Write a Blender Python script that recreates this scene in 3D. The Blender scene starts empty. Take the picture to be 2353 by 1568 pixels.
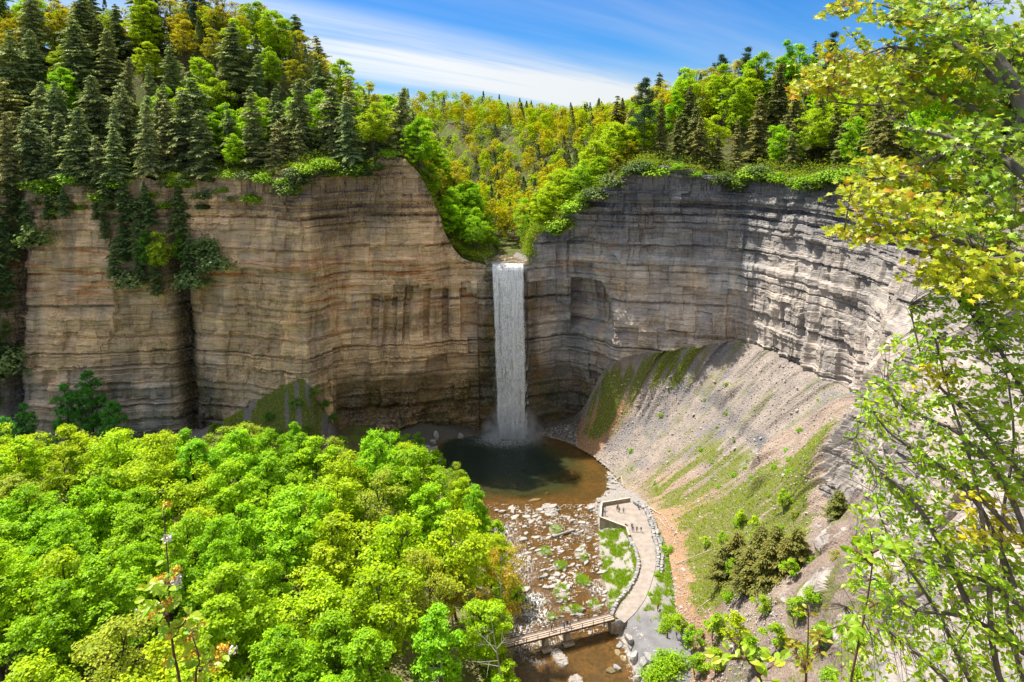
import bpy, math, random
import numpy as np
from mathutils import Vector, Matrix
from mathutils.bvhtree import BVHTree

# ---------------------------------------------------------------- scene, camera, sky, sun
SC = bpy.context.scene
COL = SC.collection
F_, TH_, H_ = 1569.0, math.radians(8), 304.0       # focal length / horizon line in 2353-px photo units
PP_ = H_ + F_ * math.tan(TH_)
CAM = np.array([0.0, 0.0, 112.0])
cd = bpy.data.cameras.new('camera'); cam = bpy.data.objects.new('camera', cd); COL.objects.link(cam)
cam.location = CAM; cam.rotation_euler = (math.radians(90 - 8), 0, 0)
cd.sensor_width = 36.0; cd.lens = 36.0 * F_ / 2353.0
cd.shift_y = -(784.0 - PP_) / 2353.0
cd.clip_start = 0.2; cd.clip_end = 6000
SC.camera = cam

SUN_DIR = Vector((-0.44, 0.275, 1.0)).normalized()   # towards the sun
elev = math.asin(SUN_DIR.z); azim = math.atan2(SUN_DIR.x, SUN_DIR.y)
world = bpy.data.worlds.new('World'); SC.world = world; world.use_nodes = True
SUN_STRENGTH, SKY_STRENGTH, EXPOSURE = 3.2, 0.15, 1.56


class NT:
    """small helper for building node trees"""
    def __init__(s, tree):
        s.t = tree; tree.nodes.clear()
    def n(s, typ, **kw):
        nd = s.t.nodes.new('ShaderNode' + typ)
        for k, v in kw.items():
            if k.startswith('i_'):
                nd.inputs[int(k[2:]) if k[2:].isdigit() else k[2:].replace('_', ' ')].default_value = v
            else:
                setattr(nd, k, v)
        return nd
    def l(s, a, b):
        s.t.links.new(a, b)
    def val(s, x, sock):
        if hasattr(x, 'is_output'): s.l(x, sock)
        else: sock.default_value = x
    def math(s, op, a, b=0.0, clamp=False):
        m = s.n('Math', operation=op, use_clamp=clamp); s.val(a, m.inputs[0]); s.val(b, m.inputs[1]); return m.outputs[0]
    def mix(s, f, a, b, mode='MIX'):
        m = s.n('Mix', data_type='RGBA', blend_type=mode); m.clamp_factor = True
        s.val(f, m.inputs[0])
        for x, i in ((a, 6), (b, 7)):
            if hasattr(x, 'is_output'): s.l(x, m.inputs[i])
            else: m.inputs[i].default_value = (x[0], x[1], x[2], 1)
        return m.outputs[2]
    def ramp(s, f, lo, hi, a=0.0, b=1.0):
        m = s.n('MapRange'); m.interpolation_type = 'SMOOTHSTEP'
        s.val(f, m.inputs[0])
        for x, i in ((lo, 1), (hi, 2), (a, 3), (b, 4)): s.val(x, m.inputs[i])
        return m.outputs[0]
    def noise(s, vec, scale=1.0, detail=4.0, rough=0.55, dist=0.0):
        m = s.n('TexNoise'); m.inputs['Scale'].default_value = scale; m.inputs['Detail'].default_value = detail
        m.inputs['Roughness'].default_value = rough; m.inputs['Distortion'].default_value = dist
        s.l(vec, m.inputs['Vector']); return m.outputs['Fac']
    def scale(s, vec, xyz, rot=(0, 0, 0), loc=(0, 0, 0)):
        m = s.n('Mapping'); m.inputs['Scale'].default_value = xyz; m.inputs['Rotation'].default_value = rot
        m.inputs['Location'].default_value = loc
        s.l(vec, m.inputs['Vector']); return m.outputs[0]
    def attr(s, name):
        return s.n('Attribute', attribute_name=name).outputs['Fac']


w = NT(world.node_tree)
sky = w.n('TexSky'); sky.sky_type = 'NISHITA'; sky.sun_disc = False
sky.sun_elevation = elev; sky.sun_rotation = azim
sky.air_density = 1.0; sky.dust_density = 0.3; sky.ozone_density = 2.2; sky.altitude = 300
tc = w.n('TexCoord').outputs['Generated']
sp = w.n('SeparateXYZ'); w.l(tc, sp.inputs[0])
zz = w.math('MAXIMUM', w.math('ADD', sp.outputs[2], 0.10), 0.02)
px_ = w.math('DIVIDE', sp.outputs[0], zz); py_ = w.math('DIVIDE', sp.outputs[1], zz)
cb = w.n('CombineXYZ'); w.l(px_, cb.inputs[0]); w.l(py_, cb.inputs[1])
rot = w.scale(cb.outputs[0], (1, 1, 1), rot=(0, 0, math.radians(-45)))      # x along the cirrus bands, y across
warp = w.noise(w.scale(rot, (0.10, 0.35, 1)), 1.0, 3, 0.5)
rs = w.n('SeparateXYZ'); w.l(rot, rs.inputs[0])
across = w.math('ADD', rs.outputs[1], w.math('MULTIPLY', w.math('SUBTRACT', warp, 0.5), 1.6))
# parallel cirrus bands; spacing puts an unseen one overhead to lift the shaded walls
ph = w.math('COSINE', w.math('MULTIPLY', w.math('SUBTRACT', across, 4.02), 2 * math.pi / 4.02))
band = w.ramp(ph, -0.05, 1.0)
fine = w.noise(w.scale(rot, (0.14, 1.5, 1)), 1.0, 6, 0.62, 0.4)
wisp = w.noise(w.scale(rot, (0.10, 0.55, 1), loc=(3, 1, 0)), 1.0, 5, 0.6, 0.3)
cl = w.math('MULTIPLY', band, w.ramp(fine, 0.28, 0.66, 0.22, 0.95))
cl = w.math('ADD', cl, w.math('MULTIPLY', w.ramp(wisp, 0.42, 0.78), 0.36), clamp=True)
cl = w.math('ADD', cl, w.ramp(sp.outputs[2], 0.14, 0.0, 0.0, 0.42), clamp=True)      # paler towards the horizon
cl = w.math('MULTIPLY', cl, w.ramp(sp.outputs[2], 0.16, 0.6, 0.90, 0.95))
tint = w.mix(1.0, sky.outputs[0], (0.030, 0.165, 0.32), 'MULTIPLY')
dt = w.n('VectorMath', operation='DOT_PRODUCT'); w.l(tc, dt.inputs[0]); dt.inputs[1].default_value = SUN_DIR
fwd = w.math('POWER', w.math('MAXIMUM', dt.outputs['Value'], 0.0), 3.0)      # cloud glow towards the sun, added to lift the shade
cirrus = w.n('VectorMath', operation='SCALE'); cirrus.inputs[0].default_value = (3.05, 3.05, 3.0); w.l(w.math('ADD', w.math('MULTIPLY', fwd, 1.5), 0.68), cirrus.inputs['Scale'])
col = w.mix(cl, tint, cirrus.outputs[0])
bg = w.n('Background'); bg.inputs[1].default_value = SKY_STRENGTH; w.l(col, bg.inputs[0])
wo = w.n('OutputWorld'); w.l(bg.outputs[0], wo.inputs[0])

sd = bpy.data.lights.new('sun', 'SUN'); sd.energy = SUN_STRENGTH; sd.angle = math.radians(0.53); sd.color = (1.0, 0.95, 0.86)
so = bpy.data.objects.new('sun', sd); COL.objects.link(so)
so.rotation_euler = SUN_DIR.to_track_quat('Z', 'Y').to_euler()
so.location = (-200, 100, 300)
SC.view_settings.view_transform = 'Standard'; SC.view_settings.look = 'None'
SC.view_settings.exposure = EXPOSURE; SC.view_settings.gamma = 1.0; SC.view_settings.use_curve_mapping = False
SC.render.engine = 'CYCLES'
cy = SC.cycles
cy.max_bounces = 7; cy.diffuse_bounces = 4; cy.glossy_bounces = 2; cy.transmission_bounces = 4
cy.transparent_max_bounces = 24; cy.volume_bounces = 1
cy.caustics_reflective = False; cy.caustics_refractive = False
cy.sample_clamp_indirect = 6.0

# ---------------------------------------------------------------- photo geometry helpers
def ray(X, Y):
    u = (X - 1176.5) / F_; v = (PP_ - Y) / F_
    return np.array([u, math.cos(TH_) + v * math.sin(TH_), -math.sin(TH_) + v * math.cos(TH_)])
def at_z(X, Y, z):
    d = ray(X, Y); return CAM + d * ((z - 112.0) / d[2])
def at_y(X, Y, y):
    d = ray(X, Y); return CAM + d * (y / d[1])
def proj(p):
    q = np.asarray(p, float) - CAM
    dep = q[..., 1] * math.cos(TH_) - q[..., 2] * math.sin(TH_)
    up = q[..., 1] * math.sin(TH_) + q[..., 2] * math.cos(TH_)
    dep = np.where(dep < 0.01, 0.01, dep)
    return 1176.5 + F_ * q[..., 0] / dep, PP_ - F_ * up / dep, dep

# ---------------------------------------------------------------- noise in numpy
def hsh(ix, iy, seed=0):
    h = (np.asarray(ix).astype(np.int64) * 374761393 + np.asarray(iy).astype(np.int64) * 668265263 + int(seed) * 1442695041) & 0xFFFFFFFF
    h = ((h ^ (h >> 13)) * 1274126177) & 0xFFFFFFFF
    h = (h ^ (h >> 16)) & 0xFFFFFFFF
    h = (h * 2246822519) & 0xFFFFFFFF
    return ((h ^ (h >> 15)) & 0xFFFFFF) / float(0x1000000)
def vn(x, y, seed=0):
    x = np.asarray(x, float); y = np.asarray(y, float)
    x, y = np.broadcast_arrays(x, y)
    ix = np.floor(x); iy = np.floor(y); fx = x - ix; fy = y - iy
    fx = fx * fx * (3 - 2 * fx); fy = fy * fy * (3 - 2 * fy)
    a = hsh(ix, iy, seed); b = hsh(ix + 1, iy, seed); c = hsh(ix, iy + 1, seed); d = hsh(ix + 1, iy + 1, seed)
    return (a + (b - a) * fx) * (1 - fy) + (c + (d - c) * fx) * fy
def fbm(x, y, o=4, seed=0, g=0.5):
    t = 0; a = 1; n = 0
    for k in range(o):
        t = t + a * vn(np.asarray(x) * 2 ** k + 17.3 * k, np.asarray(y) * 2 ** k + 9.1 * k, seed + k); n += a; a *= g
    return t / n
def sst(x, a, b):
    t = np.clip((np.asarray(x, float) - a) / (b - a), 0, 1); return t * t * (3 - 2 * t)

# ---------------------------------------------------------------- mesh helpers
def mesh_np(name, V, Fc, mats=(), smooth=False, attrs=None, midx=None):
    """V (n,3); Fc list of index arrays, each (m,3) or (m,4)"""
    me = bpy.data.meshes.new(name)
    V = np.ascontiguousarray(V, np.float32)
    if not isinstance(Fc, (list, tuple)): Fc = [Fc]
    Fc = [np.asarray(f, np.int32) for f in Fc if len(f)]
    me.vertices.add(len(V)); me.vertices.foreach_set('co', V.ravel())
    loops = np.concatenate([f.ravel() for f in Fc]); me.loops.add(len(loops))
    me.loops.foreach_set('vertex_index', loops)
    tot = np.concatenate([np.full(len(f), f.shape[1], np.int32) for f in Fc])
    st = np.concatenate([[0], np.cumsum(tot)[:-1]]).astype(np.int32)
    me.polygons.add(len(tot)); me.polygons.foreach_set('loop_start', st)
    try: me.polygons.foreach_set('loop_total', tot)
    except Exception: pass
    if midx is not None: me.polygons.foreach_set('material_index', np.asarray(midx, np.int32))
    me.polygons.foreach_set('use_smooth', np.full(len(tot), smooth, bool))
    for m in mats: me.materials.append(m)
    for k, a in (attrs or {}).items():
        me.attributes.new(k, 'FLOAT', 'POINT').data.foreach_set('value', np.ascontiguousarray(a, np.float32).ravel())
    me.update(calc_edges=True); me.validate()
    return me
def link(name, me, parent=None, loc=None, kind=None, label=None, cat=None, group=None):
    o = bpy.data.objects.new(name, me); COL.objects.link(o)
    if parent is not None: o.parent = parent
    if loc is not None: o.location = loc
    tag(o, label, cat, group, kind); return o
def tag(o, label=None, cat=None, group=None, kind=None):
    if label: o['label'] = label
    if cat: o['category'] = cat
    if group: o['group'] = group
    if kind: o['kind'] = kind
    return o
def thing(name, label, cat, loc=(0, 0, 0), rz=0.0, group=None):
    o = bpy.data.objects.new(name, None); COL.objects.link(o); o.empty_display_size = 0.3
    o.location = loc; o.rotation_euler = (0, 0, rz); return tag(o, label, cat, group)
def grid_faces(nr, nc, off=0):
    i = np.arange(nr * nc).reshape(nr, nc) + off
    return np.stack([i[:-1, :-1].ravel(), i[:-1, 1:].ravel(), i[1:, 1:].ravel(), i[1:, :-1].ravel()], 1)
class MB:
    """collects boxes, tubes, prisms into one mesh"""
    def __init__(s): s.v = []; s.f3 = []; s.f4 = []; s.n = 0
    def add(s, V, f4=(), f3=()):
        V = np.asarray(V, float)
        if len(f4): s.f4.append(np.asarray(f4) + s.n)
        if len(f3): s.f3.append(np.asarray(f3) + s.n)
        s.v.append(V); s.n += len(V)
    def box(s, c, size, R=None):
        h = np.array(size) / 2
        V = np.array([[x, y, z] for x in (-1, 1) for y in (-1, 1) for z in (-1, 1)]) * h
        if R is not None: V = V @ np.array(R).T
        s.add(V + np.array(c), [[0, 1, 3, 2], [4, 6, 7, 5], [0, 4, 5, 1], [2, 3, 7, 6], [0, 2, 6, 4], [1, 5, 7, 3]])
    def bar(s, a, b, w, h):
        """box beam from a to b, w wide, h tall"""
        a = np.array(a, float); b = np.array(b, float); d = b - a; L = np.linalg.norm(d); d /= L
        up = np.array([0, 0, 1.0]) if abs(d[2]) < 0.95 else np.array([1.0, 0, 0])
        sd_ = np.cross(d, up); sd_ /= np.linalg.norm(sd_); up = np.cross(sd_, d)
        s.box((a + b) / 2, (L, w, h), np.stack([d, sd_, up], 1))
    def tube(s, pts, rad, k=5, cap=True):
        P = np.asarray(pts, float); r = np.broadcast_to(np.asarray(rad, float), (len(P),))
        T = np.gradient(P, axis=0); T /= np.linalg.norm(T, axis=1)[:, None] + 1e-9
        ref = np.where(np.abs(T[:, 2:3]) < 0.9, np.array([[0, 0, 1.0]]), np.array([[1.0, 0, 0]]))
        A = np.cross(T, ref); A /= np.linalg.norm(A, axis=1)[:, None] + 1e-9; B = np.cross(T, A)
        an = np.arange(k) * 2 * math.pi / k
        V = P[:, None] + r[:, None, None] * (A[:, None] * np.cos(an)[None, :, None] + B[:, None] * np.sin(an)[None, :, None])
        n = len(P); i = np.arange(n * k).reshape(n, k); j = np.roll(i, -1, 1)
        f = np.stack([i[:-1].ravel(), j[:-1].ravel(), j[1:].ravel(), i[1:].ravel()], 1)
        s.add(V.reshape(-1, 3), f)
    def prism(s, poly, z0, z1):
        P = np.asarray(poly, float); n = len(P)
        V = np.concatenate([np.c_[P, np.full(n, z0)], np.c_[P, np.full(n, z1)]]); c0 = len(V); 
        V = np.vstack([V, [*P.mean(0), z0], [*P.mean(0), z1]])
        i = np.arange(n); j = (i + 1) % n
        s.add(V, np.stack([i, j, j + n, i + n], 1), np.concatenate([np.stack([j, i, np.full(n, c0)], 1), np.stack([i + n, j + n, np.full(n, c0 + 1)], 1)]))
    def mesh(s, name, mats=(), smooth=False, attrs=None):
        fs = []
        if s.f4: fs.append(np.concatenate(s.f4))
        if s.f3: fs.append(np.concatenate(s.f3))
        return mesh_np(name, np.concatenate(s.v), fs, mats, smooth, attrs)
    def build(s, name, m, parent=None, loc=None, smooth=False, **kw):
        return link(name, s.mesh(name, [m], smooth), parent, loc, **kw)
# ---------------------------------------------------------------- materials
def new_mat(name):
    m = bpy.data.materials.new(name); m.use_nodes = True
    t = NT(m.node_tree); o = t.n('OutputMaterial'); return m, t, o
def bsdf(t, o, col, rough=0.85, spec=0.3, normal=None):
    b = t.n('BsdfPrincipled'); b.inputs['Specular IOR Level'].default_value = spec
    t.val(rough, b.inputs['Roughness'])
    if hasattr(col, 'is_output'): t.l(col, b.inputs['Base Color'])
    else: b.inputs['Base Color'].default_value = (*col[:3], 1)
    if normal is not None: t.l(normal, b.inputs['Normal'])
    t.l(b.outputs[0], o.inputs[0]); return b
def bump(t, h, dist=0.2, strength=1.0):
    b = t.n('Bump'); b.inputs['Distance'].default_value = dist; b.inputs['Strength'].default_value = strength
    t.l(h, b.inputs['Height']); return b.outputs[0]
def simple_mat(name, col, rough=0.8, var=0.25, scale=3.0, col2=None, spec=0.3, bumpd=0.0):
    m, t, o = new_mat(name)
    p = t.n('NewGeometry').outputs['Position']
    nz = t.noise(p, scale, 5, 0.6)
    c2 = col2 or tuple(c * (1 - var) for c in col[:3])
    c = t.mix(t.ramp(nz, 0.3, 0.7), col, c2)
    bsdf(t, o, c, rough, spec, bump(t, nz, bumpd) if bumpd else None)
    return m

# rock of the gorge walls
M = {}
m, t, o = new_mat('shale'); M['rock'] = m
P = t.n('NewGeometry').outputs['Position']
tan, wet, dark, moss, pale = (t.attr(a) for a in ('tan', 'wet', 'dark', 'moss', 'pale'))
bedw = t.noise(t.scale(P, (0.03, 0.03, 0.05)), 1, 3)
sx = t.n('SeparateXYZ'); t.l(P, sx.inputs[0])
zc = t.math('ADD', sx.outputs[2], t.math('MULTIPLY', bedw, 3.0))
cz = t.n('CombineXYZ'); t.l(t.math('MULTIPLY', sx.outputs[0], 0.06), cz.inputs[0]); t.l(t.math('MULTIPLY', sx.outputs[1], 0.06), cz.inputs[1]); t.l(zc, cz.inputs[2])
beds_thick = t.noise(t.scale(cz.outputs[0], (1, 1, 0.22)), 1, 3, 0.5)
beds_fine = t.noise(t.scale(cz.outputs[0], (3, 3, 1.9)), 1, 6, 0.72)
patch = t.noise(t.scale(P, (0.09, 0.09, 0.05)), 1, 5, 0.6)
drip = t.noise(t.scale(P, (0.55, 0.55, 0.035)), 1, 5, 0.62, 0.3)
drip2 = t.noise(t.scale(P, (1.6, 1.6, 0.10), loc=(9, 2, 4)), 1, 5, 0.65, 0.2)
grain = t.noise(P, 1.3, 8, 0.7)
gray = t.mix(t.ramp(beds_thick, 0.35, 0.65), (0.47, 0.46, 0.445), (0.29, 0.29, 0.285))  # grey and tan lifted to make up for weak light on shaded walls
tanc = t.mix(t.ramp(beds_thick, 0.3, 0.7), (0.80, 0.57, 0.335), (0.58, 0.41, 0.24))
fac = t.math('ADD', tan, t.math('MULTIPLY', t.math('SUBTRACT', patch, 0.5), 1.9), clamp=True)
c = t.mix(fac, gray, tanc)
c = t.mix(t.math('MULTIPLY', t.ramp(t.noise(t.scale(cz.outputs[0], (0.7, 0.7, 0.55), loc=(5, 5, 5)), 1, 4, 0.6), 0.50, 0.66), t.attr('iron')), c, (0.50, 0.215, 0.075))   # iron stained beds
palec = t.mix(t.ramp(patch, 0.35, 0.65), (0.40, 0.355, 0.315), (0.30, 0.275, 0.25))  # sunlit stretch of the right wall has its own, unlifted colour
c = t.mix(pale, c, palec)
c = t.mix(1.0, c, t.mix(t.attr('blk'), (.92, .92, .94), (1.06, 1.04, 1.01)), 'MULTIPLY')
vc = t.n('TexVoronoi'); vc.feature = 'DISTANCE_TO_EDGE'; vc.inputs['Scale'].default_value = 1.0; vc.inputs['Randomness'].default_value = 1.0
wv = t.n('VectorMath', operation='ADD'); t.l(t.scale(P, (.34, .34, .11)), wv.inputs[0]); wn = t.n('TexNoise'); wn.inputs['Scale'].default_value = .5; wn.inputs['Detail'].default_value = 5; t.l(P, wn.inputs['Vector'])
ws = t.n('VectorMath', operation='SCALE'); ws.inputs['Scale'].default_value = .55; t.l(wn.outputs['Color'], ws.inputs[0]); t.l(ws.outputs[0], wv.inputs[1]); t.l(wv.outputs[0], vc.inputs['Vector'])
crack = t.ramp(vc.outputs['Distance'], .0, .040, 1.0, 0.0)
crack = t.math('MULTIPLY', crack, t.ramp(patch, .48, .60))
v2 = t.n('TexVoronoi'); v2.inputs['Scale'].default_value = 1.0; t.l(wv.outputs[0], v2.inputs['Vector']); hs = t.n('SeparateColor'); t.l(v2.outputs['Color'], hs.inputs[0])
c = t.mix(1.0, c, t.mix(hs.outputs[0], (.80, .80, .82), (1.14, 1.11, 1.06)), 'MULTIPLY')
c = t.mix(t.math('MULTIPLY', crack, .30), c, (.06, .05, .04))
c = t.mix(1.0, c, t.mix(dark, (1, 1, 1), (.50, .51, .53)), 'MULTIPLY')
c = t.mix(1.0, c, t.mix(t.ramp(beds_fine, 0.3, 0.7), (0.74, 0.73, 0.72), (1.28, 1.27, 1.25)), 'MULTIPLY')
c = t.mix(t.ramp(drip, 0.56, 0.74, 0, 0.42), c, (0.42, 0.36, 0.28))            # pale mineral wash
dk = t.math('MULTIPLY', t.ramp(drip2, 0.50, 0.70), dark, clamp=True)
c = t.mix(t.math('MULTIPLY', dk, 0.9), c, (0.022, 0.022, 0.022))
c = t.mix(t.math('MULTIPLY', t.ramp(grain, 0.30, 0.72, .45, 1.0), wet), c, (0.050, 0.038, 0.020))
c = t.mix(t.math('MULTIPLY', t.math('MULTIPLY', t.ramp(patch, 0.45, 0.6), wet), 0.75), c, (0.19, 0.125, 0.045))
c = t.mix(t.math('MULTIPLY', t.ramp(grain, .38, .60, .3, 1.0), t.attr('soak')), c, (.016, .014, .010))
c = t.mix(t.math('MULTIPLY', t.ramp(grain, 0.46, 0.6), moss), c, (0.065, 0.095, 0.016))
h = t.math('ADD', t.math('ADD', t.math('MULTIPLY', beds_fine, 0.7), t.math('MULTIPLY', crack, -.4)), t.math('MULTIPLY', grain, 0.5))
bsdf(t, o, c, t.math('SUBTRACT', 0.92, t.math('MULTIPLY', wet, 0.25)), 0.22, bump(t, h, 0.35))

# scree and shale slopes
m, t, o = new_mat('scree'); M['scree'] = m
P = t.n('NewGeometry').outputs['Position']
green, rust, blue = (t.attr(a) for a in ('green', 'rust', 'blue'))
g1 = t.noise(P, 0.25, 6, 0.65); g2 = t.noise(P, 2.6, 6, 0.75)
v = t.n('TexVoronoi'); v.inputs['Scale'].default_value = 2.2; t.l(P, v.inputs['Vector'])
c = t.mix(t.ramp(g1, 0.35, 0.65), (0.325, 0.275, 0.238), (0.245, 0.210, 0.183))
c = t.mix(blue, c, (0.150, 0.152, 0.165))
c = t.mix(t.math('MULTIPLY', t.ramp(g2, 0.36, 0.56), rust, True), c, (0.40, 0.20, 0.065))
c = t.mix(t.math('MULTIPLY', t.attr('damp_dark'), .8), c, (.05, .045, .038))
c = t.mix(1.0, c, t.mix(t.ramp(g2, 0.3, 0.72), (0.62, 0.60, 0.58), (1.25, 1.25, 1.25)), 'MULTIPLY')
c = t.mix(t.math('MULTIPLY', green, t.ramp(g2, 0.30, 0.55)), c, (0.130, 0.150, 0.022))
bsdf(t, o, c, 0.95, 0.2, bump(t, t.math('ADD', g2, t.math('MULTIPLY', v.outputs['Distance'], 0.6)), 0.30))

# forest floor
m, t, o = new_mat('forest_floor'); M['floor'] = m
P = t.n('NewGeometry').outputs['Position']
g1 = t.noise(P, 0.3, 6, 0.65); g2 = t.noise(P, 1.7, 6, 0.7)
c = t.mix(t.ramp(g2, 0.35, 0.65), (0.060, 0.042, 0.026), (0.11, 0.075, 0.045))
c = t.mix(t.ramp(g1, 0.4, 0.6), c, (0.085, 0.125, 0.018))
bsdf(t, o, c, 0.95, 0.2, bump(t, g2, 0.3))

# bed of the creek and the banks beside it
m, t, o = new_mat('creek_bed'); M['bed'] = m
P = t.n('NewGeometry').outputs['Position']
sand, veg, shale = (t.attr(a) for a in ('sand', 'veg', 'shale'))
g1 = t.noise(P, 0.35, 5, 0.6); g2 = t.noise(P, 2.4, 7, 0.75)
v = t.n('TexVoronoi'); v.inputs['Scale'].default_value = 1.1; t.l(t.scale(P, (1, 1, 3)), v.inputs['Vector'])
bedc = t.mix(t.ramp(g1, 0.35, 0.65), (0.150, 0.080, 0.028), (0.080, 0.048, 0.019))
bedc = t.mix(t.ramp(v.outputs['Distance'], 0.55, 0.75), bedc, (0.07, 0.045, 0.02))
c = t.mix(sand, bedc, t.mix(t.ramp(g2, 0.35, 0.65), (0.35, 0.315, 0.28), (0.215, 0.195, 0.175)))
c = t.mix(shale, c, t.mix(t.ramp(g1, 0.35, 0.65), (0.185, 0.18, 0.185), (0.145, 0.14, 0.145)))
c = t.mix(t.math('MULTIPLY', t.attr('damp_dark'), .85), c, (.045, .04, .034))
c = t.mix(veg, c, t.mix(t.ramp(g2, 0.4, 0.62), (0.105, 0.15, 0.018), (0.28, 0.21, 0.11)))
bsdf(t, o, c, 0.85, 0.3, bump(t, g2, 0.2))

# water: clear over the shallow bed, murky where it is deep, white where it breaks
m, t, o = new_mat('water'); M['water'] = m
P = t.n('NewGeometry').outputs['Position']
dep, foam = t.attr('depth'), t.attr('foam')
rip = t.noise(t.scale(P, (1.0, 1.8, 1)), 1.1, 5, 0.6, 0.6)
nb = bump(t, rip, 0.22)
murk = t.n('BsdfDiffuse'); t.l(t.mix(t.ramp(dep, 1.2, 3.0), t.mix(t.ramp(dep, 0.3, 1.5), (0.115, 0.078, 0.016), (0.050, 0.052, 0.016)), (0.012, 0.022, 0.015)), murk.inputs[0])
tr = t.n('BsdfTransparent'); tr.inputs[0].default_value = (0.93, 0.84, 0.62, 1)
mx = t.n('MixShader'); t.l(t.ramp(dep, 0.0, 2.6, 0.02, 0.92), mx.inputs[0]); t.l(tr.outputs[0], mx.inputs[1]); t.l(murk.outputs[0], mx.inputs[2])
gl = t.n('BsdfGlossy'); gl.inputs['Roughness'].default_value = 0.06; t.l(nb, gl.inputs['Normal'])
fr = t.n('Fresnel'); fr.inputs[0].default_value = 1.33; t.l(nb, fr.inputs['Normal'])
m2 = t.n('MixShader'); t.l(fr.outputs[0], m2.inputs[0]); t.l(mx.outputs[0], m2.inputs[1]); t.l(gl.outputs[0], m2.inputs[2])
fw = t.n('BsdfDiffuse'); fw.inputs[0].default_value = (0.75, 0.78, 0.80, 1)
ff = t.noise(t.scale(P, (1.5, 0.6, 1), rot=(0, 0, 0.3)), 1.6, 6, 0.75, 0.8)
fm = t.math('MULTIPLY', t.ramp(ff, 0.48, 0.60), foam, clamp=True)
m3 = t.n('MixShader'); t.l(fm, m3.inputs[0]); t.l(m2.outputs[0], m3.inputs[1]); t.l(fw.outputs[0], m3.inputs[2])
t.l(m3.outputs[0], o.inputs[0])

# ---------------------------------------------------------------- the gorge: stations round the rim
# (bank point, foot of the wall, rim point, column spacing in metres)
ST = [
 ((-215, 120, 6), (-265, 150, 12), (-272, 150, 108), 3.0),
 ((-200, 195, 6), (-225, 222, 9), (-224, 231, 96), 1.2),
 ((-165, 215, 6), (-175.7, 226, 8), (-172.7, 234, 93.4), 0.5),
 ((-145, 214, 6), (-148.5, 226, 7), (-145.7, 234, 95), 0.45),
 ((-112, 216, 4), (-115.5, 228, 6), (-115.8, 234.5, 96.4), 0.42),
 ((-92, 211, 5), (-93.6, 226.5, 16.4), (-92.2, 235, 97.8), 0.42),
 ((-70, 210, 4), (-71, 221.5, 29), (-69.9, 231, 100.5), 0.42),
 ((-59, 214, 2), (-62, 232, 6), (-57.2, 239, 100), 0.42),
 ((-42, 226, -1), (-43.4, 234, 0), (-36.8, 240, 102.8), 0.40),
 ((-30, 233, -2), (-31, 239, 0), (-27.5, 243, 86), 0.38),
 ((-18, 237, -2), (-19, 243, 0), (-19.4, 244.6, 68), 0.35),
 ((-8, 239, -3), (-8, 243.4, 0), (-7.8, 243.6, 64), 0.35),
 ((4.3, 239, -3), (4.3, 244.2, 0), (4.2, 243.8, 64), 0.35),
 ((10, 239, -2), (9.5, 246.5, 1), (8.8, 246.6, 74), 0.38),
 ((22, 236, 0), (24, 249, 3.5), (21.4, 250.5, 82.5), 0.40),
 ((24, 231, 0), (36, 238.5, 29.8), (40.7, 243.5, 98), 0.40),
 ((28, 224.5, 0.4), (53, 234, 36.1), (49.4, 240, 100.4), 0.40),
 ((32.8, 213, 0.6), (72.7, 228, 40.4), (76, 237, 96.8), 0.40),
 ((35, 203, 1.2), (83.2, 216, 42), (86.6, 229, 97), 0.38),
 ((37, 195, 2), (88.3, 201, 41.3), (96.3, 215, 97.7), 0.38),
 ((40, 184, 2.9), (92.8, 178, 41), (102.5, 193, 99), 0.38),
 ((41.0, 168, 3.4), (80.5, 148.5, 46), (107.5, 155, 103), 0.40),
 ((39.2, 152, 3.6), (70, 138, 34), (105, 126, 106), 0.42),
 ((37.5, 141, 3.6), (60, 123, 30), (98, 100, 109), 0.5),
 ((38, 131, 3.4), (50, 113, 26), (90, 80, 111), 0.55),
 ((34.5, 119, 3.6), (46, 99, 28), (80, 62, 112), 0.6),
 ((30, 104, 5), (44, 84, 38), (66, 40, 112), 0.8),
 ((24, 86, 8), (36, 62, 48), (50, 22, 111.5), 1.2),
 ((12, 68, 14), (22, 40, 62), (28, 8, 111), 1.6),
 ((-5, 62, 18), (-2, 26, 74), (0, 1.3, 110.2), 1.6),
 ((-30, 65, 16), (-26, 30, 72), (-28, 1.0, 110), 3.0),
 ((-75, 72, 14), (-72, 36, 66), (-74, 4, 108), 4.0),
]
SF = np.array([s[0] for s in ST], float); STt = np.array([s[1] for s in ST], float); SR = np.array([s[2] for s in ST], float)
us = []
for i in range(len(ST) - 1):
    L = max(np.linalg.norm(STt[i + 1] - STt[i]), np.linalg.norm((SR[i + 1] - SR[i])[:2]), 3.0)
    n = max(4, int(L / ST[i][3])); us.append(i + np.arange(n) / n)
us = np.concatenate(us + [[len(ST) - 1.0]])
def crom(A, u, tens=0.40):
    i = np.clip(np.floor(u).astype(int), 0, len(A) - 2); f = (u - i)[:, None]
    g = lambda k: A[np.clip(k, 0, len(A) - 1)]
    p0, p1, p2, p3 = g(i - 1), g(i), g(i + 1), g(i + 2)
    m1 = (p2 - p0) * tens; m2 = (p3 - p1) * tens
    return (2 * f**3 - 3 * f**2 + 1) * p1 + (f**3 - 2 * f**2 + f) * m1 + (-2 * f**3 + 3 * f**2) * p2 + (f**3 - f**2) * m2
cF, cT, cR = crom(SF, us), crom(STt, us), crom(SR, us)
NC = len(us)
mid = (cT + cR) / 2
S = np.concatenate([[0], np.cumsum(np.linalg.norm(np.diff(mid[:, :2], axis=0), axis=1))])
tg = np.gradient((cT + cR)[:, :2] / 2, axis=0)
k = 41; ker = np.ones(k) / k
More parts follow.
